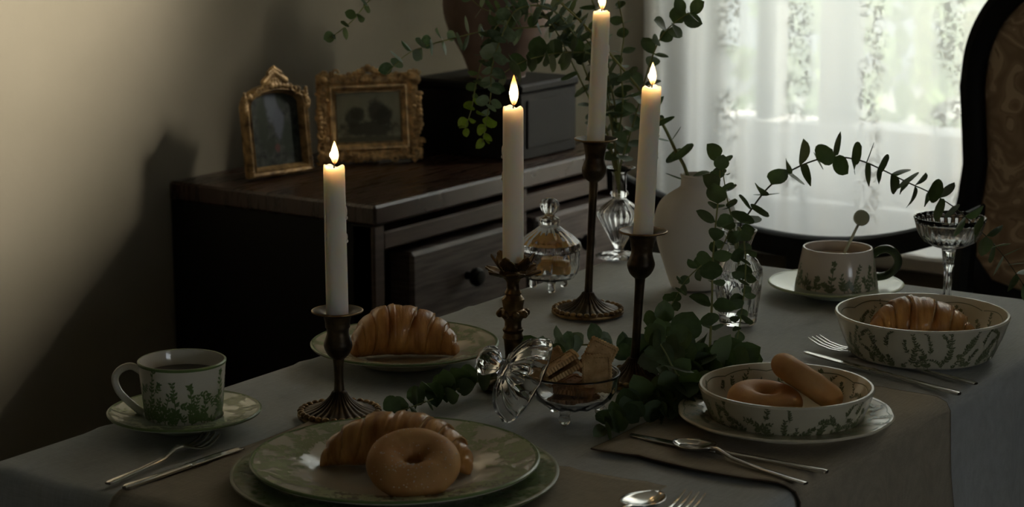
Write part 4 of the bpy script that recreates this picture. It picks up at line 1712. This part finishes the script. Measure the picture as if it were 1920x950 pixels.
# coupe glass
B = tp(1774, 583)
cp = thing('coupe_glass', 'ribbed crystal coupe glass behind the far right bowl', 'glass', (B.x, B.y, TZ + .0005), 0)
hz = lambda y: zat(B, y) - TZ
go = [(0, .002), (.030, 0), (.0315, .001), (.030, .0025), (.012, .0045), (.0055, .009), (.0048, hz(548)), (.0046, hz(510)), (.0058, hz(500)), (.0075, hz(497)), (.0062, hz(493)), (.0075, hz(476)), (.0088, hz(466)), (.020, hz(461)), (.0305, hz(452)), (.0372, hz(437)), (.0402, hz(420)), (.0428, hz(407))]
gi = [(.0416, hz(407)), (.0386, hz(420)), (.0355, hz(437)), (.029, hz(449)), (.018, hz(455)), (0, hz(457))]
ng = len(go)


def ribs(r, z_, th, i):
    if 14 <= i < ng:
        return r * (1 + .022 * math.cos(th * 28)), z_
    if 5 <= i <= 11:
        return r * (1 + .10 * math.cos(th * 6)), z_
    return r, z_


gg = []
MB().lathe(go + gi, 168, ribs).build('coupe_body', M['crystal'], cp, auto=None)

# glass dish of biscuits
B = tp(1075, 785)
DB = B
dish = thing('glass_dish', 'small footed cut glass dish full of biscuits', 'dish', (B.x, B.y, TZ + .0005), YAW)
hz = lambda y: zat(B, y) - TZ
zr = hz(697)
oo = [(0, .012), (.018, .0122), (.030, .0155), (.038, .022), (.0435, .032), (.0458, zr - .002), (.0462, zr)]
ii = [(.0438, zr), (.0432, zr - .003), (.0408, .032), (.0350, .0235), (.027, .0185), (.016, .0158), (0, .0155)]


def dishcut(r, z_, th, i):
    if i < 6 and z_ > .0125:
        k = max(0, 1 - abs(z_ - .022) / .016)
        return r * (1 + .035 * k * math.cos(th * 14)), z_ + .0015 * k * math.cos(th * 14)
    return r, z_


MB().lathe(oo + ii, 112, dishcut).build('dish_body', M['glass'], dish, auto=None)
for i in range(3):
    a = -PI / 2 - .35 + 2 * PI * i / 3
    fb_ = MB().ball((.028 * math.cos(a), .028 * math.sin(a), .0062), .0062, 14, 10)
    fb_.ball((.026 * math.cos(a), .026 * math.sin(a), .0125), .0055, 12, 8)
    fb_.build('ball_foot', M['glass'], dish)

# its lid, propped on edge against the dish
ldt = thing('dish_cover', 'cut glass cover with round knob propped against the biscuit dish', 'glass cover', (0, 0, 0))
lo_ = [(.0440, 0), (.0455, .001), (.0455, .003), (.043, .006), (.040, .014), (.033, .021), (.022, .026), (.012, .0285), (.0085, .031), (.0075, .034), (.0105, .038), (.0145, .0435), (.0150, .049), (.0115, .0545), (.005, .057), (0, .0574)]
li_ = [(0, .0255), (.012, .0250), (.022, .0225), (.031, .018), (.037, .012), (.040, .005), (.0412, 0)]


def lidcut(r, z_, th, i):
    if 2 <= i <= 6:
        return r * (1 + .045 * math.cos(th * 12)), z_ + .0012 * math.cos(th * 12)
    if 10 <= i <= 13:
        return r * (1 + .06 * math.cos(th * 8)), z_
    return r, z_


MB().lathe(lo_ + li_ + [lo_[0]], 96, lidcut).build('lid_body', M['glass'], ldt, auto=None)
ax = (RT * -.86 + Vector((0, 0, .50)) + TOCAM * .10).normalized()
q = ax.to_track_quat('Z', 'Y')
low = min((q @ Vector(v.co)).z for v in ldt.children[0].data.vertices)
# the rim touches the table at the image point (937, 793)
G = tp(940, 792)
lowv = min((q @ Vector(v.co) for v in ldt.children[0].data.vertices), key=lambda p: p.z)
ldt.rotation_mode = 'QUATERNION'
ldt.rotation_quaternion = q
ldt.location = (G.x - lowv.x, G.y - lowv.y, TZ + .0012 - low)


# ------------------------------------------------------------------ biscuits
def cracker_mesh(wd, hg, th):
    """serrated rectangular biscuit with raised border and docking dots"""
    out = []
    nx, ny = 9, 12
    for i in range(nx * 2):
        out.append((-wd / 2 + wd * i / (nx * 2), -hg / 2 - (.0009 if i % 2 else 0)))
    for i in range(ny * 2):
        out.append((wd / 2 + (.0009 if i % 2 else 0), -hg / 2 + hg * i / (ny * 2)))
    for i in range(nx * 2):
        out.append((wd / 2 - wd * i / (nx * 2), hg / 2 + (.0009 if i % 2 else 0)))
    for i in range(ny * 2):
        out.append((-wd / 2 - (.0009 if i % 2 else 0), hg / 2 - hg * i / (ny * 2)))
    k = len(out)
    b = MB()
    lev = [(1.0, -th / 2), (1.0, th * .25), (.96, th / 2), (.84, th / 2), (.80, th * .28)]
    v = [(x * s, y * s, zz) for (s, zz) in lev for (x, y) in out]
    f = [tuple(reversed(range(k)))]
    for i in range(len(lev) - 1):
        for j in range(k):
            f.append((i * k + j, i * k + (j + 1) % k, (i + 1) * k + (j + 1) % k, (i + 1) * k + j))
    f.append(tuple((len(lev) - 1) * k + j for j in range(k)))
    b.add(v, f)
    for i in range(3):
        for j in range(4):
            if 0 < j < 3 and i == 1:
                continue
            b.ball(((i - 1) * wd * .26, (j - 1.5) * hg * .2, th * .28), .0011, 6, 4, (1, 1, .5))
    for dz in (-1, 0, 1):
        b.box(-wd * .09, wd * .09, dz * hg * .055 - .0006, dz * hg * .055 + .0006, th * .2, th * .42)
    return b


CM = cracker_mesh(.0285, .037, .0048).mesh('biscuit', M['biscuit'], True, 30)
CM2 = cracker_mesh(.0285, .037, .0048).mesh('brown_biscuit', M['biscuitbrown'], True, 30)


def biscuit(label, pos, xdir, ydir, me=CM, group=None):
    x = Vector(xdir).normalized()
    y = Vector(ydir)
    y = (y - x * y.dot(x)).normalized()
    z_ = x.cross(y)
    o = link('biscuit', me)
    o.matrix_world = Matrix(((x.x, y.x, z_.x, pos[0]), (x.y, y.y, z_.y, pos[1]), (x.z, y.z, z_.z, pos[2]), (0, 0, 0, 1)))
    return tag(o, label, 'biscuit', group)


UP = Vector((0, 0, 1))
D0 = Vector((DB.x, DB.y, TZ))


def dpos(r, c, h):
    return D0 + RT * r + TOCAM * c + UP * h


biscuit('pale serrated biscuit standing upright at the front of the glass dish', dpos(.0225, .012, zr + .0015), RT * .98 + UP * .06 + TOCAM * .1, UP - RT * .12 - TOCAM * .28)
biscuit('serrated biscuit standing highest at the back right of the dish', dpos(.024, -.012, zr + .010), RT * .86 - UP * .44 - TOCAM * .1, UP + RT * .25 - TOCAM * .1)
biscuit('upper of two slanted biscuits leaning right in the glass dish', dpos(-.014, -.004, zr + .0085), TOCAM + UP * .10 + RT * .15, RT * .84 + UP * .50)
biscuit('lower of two slanted biscuits leaning right in the glass dish', dpos(-.0105, .003, zr + .0015), TOCAM + UP * .06 + RT * .1, RT * .86 + UP * .48)
biscuit('biscuit tilted at the back left of the glass dish', dpos(-.020, -.018, zr + .001), RT * .8 + UP * .5, UP * .5 - RT * .3 - TOCAM * .75)
for i, (r, c, h, a) in enumerate([(-.010, .004, .0235, .2), (.012, -.004, .0240, 1.0), (0, .004, .0300, 2.0), (-.012, -.008, .0360, .7), (.010, .008, .0365, 1.5)]):
    biscuit('brown biscuit lying flat low inside the glass dish', dpos(r * .6, c * .6, h), (math.cos(a), math.sin(a), .06 * math.sin(i * 2)), (-math.sin(a), math.cos(a), .1), CM2, 'brown biscuits lying in the glass dish')


# ------------------------------------------------------------------ cutlery
def bar(mb, st, n=8):
    """st: (x, half width, half thickness, z)"""
    v, f = [], []
    for (x, hw, ht, zc) in st:
        for j in range(n):
            a = 2 * PI * (j + .5) / n
            v.append((x, hw * (abs(math.cos(a)) ** .6) * (1 if math.cos(a) > 0 else -1), zc + ht * (abs(math.sin(a)) ** .8) * (1 if math.sin(a) > 0 else -1)))
    for i in range(len(st) - 1):
        for j in range(n):
            f.append((i * n + j, (i + 1) * n + j, (i + 1) * n + (j + 1) % n, i * n + (j + 1) % n))
    f.append(tuple(range(n)))
    f.append(tuple(reversed([(len(st) - 1) * n + j for j in range(n)])))
    mb.add(v, f)


def put(name, label, cat, a_px, b_px, z_, roll=0, L0=.19, zb=None):
    A, Bp = tp(*a_px, z_), tp(*b_px, zb or z_)
    d = Bp - A
    t = thing(name, label, cat, (A.x, A.y, z_), math.atan2(d.y, d.x))
    return t, d.length


def knife(label, a, b, z_, flip=1):
    t, L = put('table_knife', label, 'knife', a, b, z_ + .0025)
    m = MB()
    bar(m, [(0, .0030, .0016, 0), (.003, .0042, .0022, 0), (L * .30, .0034, .0021, .0), (L * .50, .0029, .0022, .0), (L * .535, .0036, .0025, .0003), (L * .55, .003, .0018, .0003)])
    m.build('handle', M['steel'], t)
    k = MB()

    def bl(u, v):
        x = L * (.545 + .455 * u)
        top = .0045 + .0022 * math.sin(PI * min(1, u * 1.1)) if u < .86 else (.0045 + .0022 * math.sin(PI * min(1, .946))) * math.sqrt(max(0, 1 - ((u - .86) / .14) ** 2))
        bt = -.0045
        y = bt + (top - bt) * v
        return (x, y * flip, .0002)
    k.grid(bl, 24, 4)
    o = k.build('blade', M['steel'], t, auto=None)
    s_ = o.modifiers.new('thickness', 'SOLIDIFY')
    s_.thickness = .0013
    s_.offset = 0
    return t


def fork(label, a, b, z_):
    t, L = put('table_fork', label, 'fork', a, b, z_ + .002)
    m = MB()
    bar(m, [(0, .0034, .0012, 0), (.004, .0042, .0016, 0), (L * .30, .0030, .0016, 0), (L * .52, .0024, .0017, .001), (L * .62, .0026, .0018, .0055), (L * .68, .0050, .0012, .0068)])
    m.build('handle', M['steel'], t)
    h = MB()
    bar(h, [(L * .675, .0048, .0011, .0068), (L * .70, .0085, .0011, .0058), (L * .74, .0112, .0010, .0035), (L * .79, .0120, .0010, .0015)], 10)
    h.build('head', M['steel'], t)
    for i in range(4):
        yy = (i - 1.5) * .0064
        q = MB()
        bar(q, [(L * .785, .0022, .0010, .0015), (L * .85, .0019, .0010, .0005), (L * .93, .0015, .0010, .0022), (L * .985, .0011, .0008, .0060), (L, .0005, .0004, .0075)], 6)
        q.xf(Matrix.Translation((0, yy, 0)))
        q.build('tine', M['steel'], t)
    return t


def spoon(label, a, b, z_):
    t, L = put('table_spoon', label, 'spoon', a, b, z_ + .002)
    m = MB()
    bar(m, [(0, .0034, .0012, 0), (.004, .0042, .0016, 0), (L * .30, .0031, .0016, 0), (L * .55, .0024, .0017, .002), (L * .66, .0027, .0018, .0065), (L * .71, .0035, .0013, .0062)])
    m.build('handle', M['steel'], t)
    k = MB()

    def bl(u, v):
        x = L * .70 + L * .30 * u
        w_ = .0165 * (math.sin(PI * min(1, max(.0, u)) ** .85) ** .6 if 0 < u < 1 else 0) + .0012
        s = (v - .5) * 2
        dep = .0062 * math.sin(PI * u) ** .8 if 0 < u < 1 else 0
        return (x, s * w_, .0062 - .004 * u + dep * (s * s - 1) * 1.0 + .0010)
    k.grid(bl, 20, 12)
    o = k.build('spoon_bowl', M['steel'], t, auto=None)
    s_ = o.modifiers.new('thickness', 'SOLIDIFY')
    s_.thickness = .001
    return t


fork('steel fork left of the big plate, tines raised, below the teacup', (202, 906), (398, 824), TZ)
knife('steel knife lying beside the left fork at the near table edge', (233, 914), (452, 840), TZ + .0035)
knife('steel knife lying on the placemat in front of the doughnut bowl', (1551, 884), (1180, 815), TZ + .003)
spoon('steel spoon crossing the knife on the placemat before the doughnut bowl', (1511, 906), (1266, 829), TZ + .0038)
knife('steel knife lying between the two ivory bowls', (1799, 738), (1506, 659), TZ)
fork('steel fork in front of the far right bowl', (1830, 719), (1526, 642), TZ)
spoon('steel spoon at the very bottom edge right of the big plate', (1030, 1052), (1236, 926), TZ + .003)
fork('steel fork at the bottom edge beside the near spoon', (1098, 1072), (1304, 936), TZ)


# ------------------------------------------------------------------ eucalyptus
def leaf_mesh(name, W, point, cup, m, fold_=0.0):
    b = MB()
    k = 6
    v, f = [], []
    for i in range(k + 1):
        t = i / k
        w_ = W * (math.sin(PI * min(1, t ** point)) ** .62 if 0 < t < 1 else 0.02)
        if i == 0:
            w_ = .03
        zc = cup * (t - .5) ** 2 - cup * .25
        for s in (-1, -.5, 0, .5, 1):
            v.append((t, s * w_, zc + (cup * .55 + fold_) * abs(s) * w_ * 1.6))
    for i in range(k):
        for j in range(4):
            f.append((i * 5 + j, (i + 1) * 5 + j, (i + 1) * 5 + j + 1, i * 5 + j + 1))
    b.add(v, f)
    return b.mesh(name, m)


LV = {}
for key in ('leaf', 'leafpale', 'leaftip'):
    LV[key] = [leaf_mesh('leaf', .50, .85, .15, M[key]), leaf_mesh('leaf', .44, .75, .35, M[key], .1), leaf_mesh('leaf', .40, 1.0, -.25, M[key], .25), leaf_mesh('leaf', .54, .9, .05, M[key])]
rl = random.Random(99)


def branch(label, pts, size, r=.0016, gap=.022, m='leaf', group=None, start=.0, end_size=.6, floor=None, tip=False, stem='stem', jitter=.5, seed=None):
    """stem through 3-D points with opposite round leaves; size = leaf length in metres"""
    rnd = random.Random(seed if seed is not None else rl.randint(0, 9999))
    pts = smooth_path(pts, 8)
    base = pts[0].copy()
    t = thing('eucalyptus_branch', label, 'eucalyptus', base, 0, group)
    k = len(pts)
    MB().tube([p - base for p in pts], [r * (1 - .65 * i / k) for i in range(k)], 6).build('stem', M[stem], t)
    cum = [0]
    for i in range(1, k):
        cum.append(cum[-1] + (pts[i] - pts[i - 1]).length)
    L = cum[-1]
    s = start * L
    ph = rnd.uniform(0, 3)
    i = 0
    while s <= L:
        while i < k - 2 and cum[i + 1] < s:
            i += 1
        f_ = (s - cum[i]) / max(1e-6, cum[i + 1] - cum[i])
        p = pts[i].lerp(pts[i + 1], f_)
        tg = (pts[i + 1] - pts[i]).normalized()
        a = tg.cross(Vector((0, 0, 1)))
        if a.length < .1:
            a = Vector((1, 0, 0))
        a.normalize()
        c = tg.cross(a)
        fr = s / L
        sz0 = size * (1 + (end_size - 1) * fr)
        last = s + gap * .7 > L
        for sgn in (0, PI):
            if rnd.random() < .06:
                continue
            an = ph + sgn + rnd.uniform(-jitter, jitter) * .6
            rad = a * math.cos(an) + c * math.sin(an)
            fwd = rnd.uniform(.1, .55) + (.7 if last else 0)
            ax_ = (rad + tg * fwd + Vector((rnd.gauss(0, 1), rnd.gauss(0, 1), rnd.gauss(0, 1))) * .16 * jitter * 2).normalized()
            nm = tg - rad * rnd.uniform(.0, .5) + Vector((rnd.gauss(0, 1), rnd.gauss(0, 1), rnd.gauss(0, 1))) * .25 * jitter * 2
            nm = (nm - ax_ * nm.dot(ax_)).normalized()
            yv = nm.cross(ax_)
            sz = sz0 * rnd.uniform(.78, 1.15)
            key = m
            if tip and fr > .9:
                key = 'leaftip'
            me = rnd.choice(LV[key])
            P0 = p - base + rad * r * .5
            if floor is not None:
                zs = [(P0 + base + ax_ * sz * q).z for q in (.3, .6, 1)]
                lo = min(zs) - abs(yv.z) * sz * .45
                if lo < floor:
                    P0 = P0 + Vector((0, 0, floor - lo))
            lf = bpy.data.objects.new('leaf', me)
            COL.objects.link(lf)
            lf.parent = t
            lf.matrix_local = Matrix(((ax_.x * sz, yv.x * sz, nm.x * sz, P0.x), (ax_.y * sz, yv.y * sz, nm.y * sz, P0.y), (ax_.z * sz, yv.z * sz, nm.z * sz, P0.z), (0, 0, 0, 1)))
        ph += PI / 2 + rnd.uniform(-.3, .3)
        s += gap * (1 - .35 * fr) * rnd.uniform(.85, 1.2)
    return t


def pp(lst, d0, d1):
    n_ = len(lst) - 1
    return [atD(x, y, d0 + (d1 - d0) * i / n_) for i, (x, y) in enumerate(lst)]


def rel(px, start, d1):
    """first point given in 3-D, the rest in the picture drifting to depth d1"""
    v = start - CAM
    d0 = v.dot(_fw)
    n_ = len(px)
    return [start] + [atD(x, y, d0 + (d1 - d0) * (i + 1) / n_) for i, (x, y) in enumerate(px)]


W0 = WV + Vector((0, 0, -.05))
D0_ = DEC + Vector((0, 0, -.035))
C0 = CV + Vector((0, 0, -.05))
branch('thick eucalyptus stem leaning left from the white vase behind the candles', rel([(1287, 322), (1268, 285), (1248, 243), (1222, 200), (1192, 158), (1150, 108), (1095, 46), (1050, 4), (1015, -30)], W0, 2.52), .030, .0027, .028, start=.12)
branch('eucalyptus sprig rising right past the frontmost candle flame to the curtain', rel([(1163, 312), (1182, 250), (1198, 195), (1215, 130), (1238, 72), (1268, 40), (1302, 20)], D0_, 2.5), .027, .0016, .027, start=.2, end_size=.85)
branch('bushy eucalyptus branch standing straight up from the glass decanter', rel([(1158, 310), (1160, 255), (1168, 190), (1164, 120), (1170, 60), (1160, 5), (1155, -30)], D0_, 2.62), .026, .0018, .026, start=.2)
branch('eucalyptus branch slanting up left from the decanter past the tall candle', rel([(1152, 312), (1130, 245), (1106, 186), (1080, 132), (1046, 64), (1008, 6), (985, -35)], D0_, 2.66), .030, .0020, .027, start=.2)
branch('long eucalyptus branch arching left over the landscape frame', rel([(1156, 311), (1144, 200), (1112, 92), (1060, 52), (985, 52), (910, 58), (850, 72), (800, 86), (760, 104), (722, 142)], D0_, 2.62), .027, .0016, .025, m='leafpale', start=.25, end_size=.75)
branch('eucalyptus branch with dense leaves crossing left behind the second candle', rel([(1160, 311), (1150, 180), (1118, 108), (1070, 98), (1020, 104), (975, 118), (940, 140)], D0_, 2.6), .036, .0018, .020, start=.3)
branch('drooping eucalyptus branch with yellow green tip left of the second candle', rel([(1154, 311), (1120, 190), (1060, 60), (985, 25), (935, 45), (908, 100), (892, 160), (884, 205), (872, 240)], D0_, 2.55), .027, .0016, .021, start=.38, tip=True, end_size=.5)
branch('drooping silvery eucalyptus branch hanging beside the second candle flame', rel([(1158, 311), (1130, 170), (1050, 30), (975, 15), (940, 70), (922, 130), (920, 180), (912, 225), (905, 268)], D0_, 2.5), .031, .0016, .020, m='leafpale', start=.40, tip=True, end_size=.5)
branch('eucalyptus branch across the brown vase at the top of the picture', rel([(1160, 311), (1140, 160), (1090, 40), (1020, -10), (960, 10), (915, 20), (880, -5)], D0_, 2.7), .032, .0016, .022, start=.35)
branch('eucalyptus tip drooping at the top left above the arched frame', rel([(1158, 311), (1150, 180), (1110, 0), (1020, -130), (920, -170), (820, -130), (745, -50), (690, 4), (664, 36), (640, 56), (618, 72)], D0_, 2.6), .026, .0016, .030, start=.30, end_size=.55)
branch('eucalyptus branch arching right from the crystal vase over the coupe glass', rel([(1388, 424), (1402, 402), (1438, 354), (1476, 324), (1520, 303), (1562, 294), (1610, 300), (1652, 317), (1700, 341), (1746, 362), (1790, 389), (1820, 416), (1852, 446), (1882, 480), (1906, 514), (1928, 548)], C0, 2.38), .031, .0013, .0215, start=.12, end_size=.8, stem='stemdark', jitter=.55)
branch('eucalyptus sprig standing up from the crystal vase in front of the white vase', rel([(1376, 425), (1366, 385), (1358, 340), (1352, 298)], C0, 2.34), .024, .0014, .026, start=.42)
FL = TZ + .0035
U0 = tp(1329, 694, TZ + .006)
branch('upright eucalyptus stem rising from the table pile before the white vase', rel([(1332, 630), (1335, 560), (1336, 500), (1341, 430), (1348, 360), (1350, 310), (1347, 284)], U0, 2.33), .0255, .0017, .031, start=.08, floor=FL, end_size=.9)
branch('eucalyptus branch hanging down the front of the crystal vase', rel([(1384, 430), (1394, 446), (1398, 490), (1396, 540), (1388, 600), (1378, 655), (1364, 700)], C0, 2.16), .021, .0013, .021, start=.26, floor=FL)
branch('thin eucalyptus shoot bending left from the crystal vase to the pile', rel([(1372, 432), (1350, 470), (1312, 500), (1284, 528), (1262, 566), (1240, 600)], C0, 2.22), .020, .0011, .024, start=.25, floor=FL)


def lay(px, hs):
    return [tp(x, y, TZ + h) for (x, y), h in zip(px, hs)]


branch('broad leaved eucalyptus branch at the heart of the table pile', lay([(1345, 700), (1310, 672), (1278, 640), (1250, 612), (1228, 590)], [.02, .03, .045, .055, .06]), .040, .002, .022, floor=FL, jitter=.8)
branch('eucalyptus branch of the table pile curling behind the doughnut bowl', lay([(1390, 672), (1345, 690), (1300, 712), (1268, 745), (1240, 778)], [.012, .02, .025, .02, .010]), .036, .0018, .019, floor=FL, jitter=.8)
branch('eucalyptus garland end pointing to the placemat corner and knife', lay([(1260, 730), (1225, 745), (1190, 765), (1160, 790), (1130, 815)], [.02, .018, .015, .012, .009]), .032, .0018, .017, floor=FL, jitter=.7)
branch('eucalyptus branch lying behind the biscuit dish', lay([(1270, 690), (1205, 672), (1150, 652), (1095, 646), (1040, 655), (1000, 672)], [.022, .018, .015, .013, .012, .010]), .033, .0016, .026, floor=FL, jitter=.7, m='leafpale')
branch('eucalyptus garland end lying between dinner plate and croissant plate', lay([(1020, 690), (960, 704), (905, 712), (855, 730), (800, 752), (745, 772)], [.012, .014, .014, .014, .013, .010]), .034, .0016, .018, floor=FL, jitter=.6)
branch('eucalyptus branch standing crooked in the pile beside the tilted candlestick', lay([(1300, 745), (1280, 715), (1262, 690), (1250, 665), (1235, 640)], [.01, .03, .05, .065, .08]), .036, .0017, .018, floor=FL, jitter=.9)
branch('short eucalyptus sprig at the top of the table pile', lay([(1295, 690), (1278, 655), (1262, 640), (1240, 625)], [.03, .05, .07, .085]), .030, .0015, .016, floor=FL, jitter=.9)
branch('small eucalyptus sprig on the cloth left of the doughnut bowl', lay([(1330, 735), (1290, 745), (1255, 765), (1235, 785)], [.012, .014, .012, .009]), .028, .0014, .016, floor=FL, jitter=.8)


# ------------------------------------------------------------------ chairs
def chair_dipped():
    Y = 2.76
    ch = thing('wooden_chair', 'dark wooden chair with a dipped top rail beyond the table end', 'chair', (-1.315, Y, 0), 0)
    hw = .305

    def top(x):
        return .722 + .085 * (abs(x) / hw) ** 2.0
    b = MB()
    k = 24
    v = []
    for i in range(k + 1):
        x = -hw + 2 * hw * i / k
        bow = .05 * (1 - (x / hw) ** 2)
        tz = top(x)
        for (dy, dz) in ((-.011, -.034), (.011, -.034), (.013, -.004), (.006, 0), (-.006, 0), (-.013, -.004)):
            v.append((x, bow + dy - .05, tz + dz))
    f = []
    for i in range(k):
        for j in range(6):
            f.append((i * 6 + j, i * 6 + (j + 1) % 6, (i + 1) * 6 + (j + 1) % 6, (i + 1) * 6 + j))
    f += [tuple(range(6)), tuple(reversed([k * 6 + j for j in range(6)]))]
    b.add(v, f)
    b.build('top_rail', M['black'], ch, auto=35)
    for s in (-1, 1):
        MB().tube([(s * (hw - .02), -.05, .765), (s * (hw - .035), -.05, .46), (s * (hw - .03), .0, 0)], [.015, .018, .014], 8).build('rear_leg', M['black'], ch)
        MB().tube([(s * (hw - .05), -.29, .43), (s * (hw - .045), -.30, 0)], [.018, .012], 8).build('front_leg', M['black'], ch)
    sp_ = MB()
    rbox(sp_, -.0175, .0175, -.012, .006, .45, .70, .003)
    sp_.build('back_splat', M['black'], ch, smooth=False)
    st = MB()
    rbox(st, -hw + .03, hw - .03, -.32, -.03, .43, .462, .010)
    st.build('seat', M['darkwood'], ch, smooth=False)


chair_dipped()


def upholstered_chair():
    Y = 3.40
    pl = [atY(x, y, Y) for x, y in ((1790, 400), (1808, 270), (1830, 130), (1858, 55), (1890, 3))]
    cx = pl[0].x + .275
    ac = thing('upholstered_chair', 'dark framed chair with rounded tan brocade back at the right', 'chair', (cx, Y, 0), 0)
    hw = .275
    z0, zs, z1 = .50, pl[2].z - .03, pl[4].z + .09

    def outline(ins):
        q = []
        for i in range(13):
            a = PI - PI * i / 12
            q.append(((hw - ins) * (abs(math.cos(a)) ** .75) * (1 if math.cos(a) > 0 else -1), zs + (z1 - zs - ins) * math.sin(a) ** .9))
        q += [(hw - ins - .012, .75), (hw - ins - .03, z0 + ins), (-(hw - ins - .03), z0 + ins), (-(hw - ins - .012), .75)]
        return q
    fw_ = .045
    secs = [(0, .0), (.004, -.014), (.018, -.022), (fw_ - .010, -.018), (fw_, -.006), (fw_, .02), (0, .02)]
    outl = [smooth_path([(x, 0, z_) for x, z_ in outline(i)] + [(outline(i)[0][0], 0, outline(i)[0][1])], 4)[:-1] for i, d in secs]
    k = len(outl[0])
    m_ = len(secs)
    v = [(p.x, d, p.z) for (o, (i, d)) in zip(outl, secs) for p in o]
    f = []
    for i in range(m_):
        for j in range(k):
            f.append((i * k + j, i * k + (j + 1) % k, ((i + 1) % m_) * k + (j + 1) % k, ((i + 1) % m_) * k + j))
    MB().add(v, f).build('back_frame', M['black'], ac, auto=40)
    inn = outl[4]
    v, f = [], []
    cz = (z0 + z1) / 2
    rings = [(1.0, .0), (.94, -.012), (.8, -.024), (.5, -.032), (.2, -.034)]
    for (s, d) in rings:
        for p in inn:
            v.append((p.x * s, d, cz + (p.z - cz) * s))
    v.append((0, -.034, cz))
    for i in range(len(rings) - 1):
        for j in range(k):
            f.append((i * k + j, i * k + (j + 1) % k, (i + 1) * k + (j + 1) % k, (i + 1) * k + j))
    for j in range(k):
        f.append(((len(rings) - 1) * k + j, (len(rings) - 1) * k + (j + 1) % k, len(v) - 1))
    MB().add(v, f).build('back_upholstery', M['brocade'], ac, auto=None)
    v2 = [(p.x, .018, p.z) for p in inn]
    MB().add(v2, [tuple(range(k))]).build('back_lining', M['brocade'], ac, smooth=False)
    st = MB()
    rbox(st, -hw + .01, hw - .01, -.50, -.02, .36, .41, .008)
    st.build('seat_rail', M['black'], ac, smooth=False)
    cs = MB()

    def cush(u, v):
        x, y = (u - .5) * 2, (v - .5) * 2
        e = (1 - abs(x) ** 5) * (1 - abs(y) ** 5)
        return (x * (hw - .03), -.265 + y * .225, .41 + .055 * max(0, e) ** .45)
    cs.grid(cush, 20, 20)
    cs.build('seat_cushion', M['brocade'], ac, auto=None)
    for s in (-1, 1):
        MB().tube([(s * (hw - .03), -.02, .55), (s * (hw - .03), .0, .36), (s * (hw - .02), .05, 0)], [.02, .022, .014], 8).build('rear_leg', M['black'], ac)
        MB().tube(smooth_path([(s * (hw - .03), -.47, .38), (s * (hw - .01), -.50, .25), (s * (hw - .03), -.47, .08), (s * (hw - .02), -.49, 0)], 4), .018, 8).build('front_leg', M['black'], ac)


upholstered_chair()
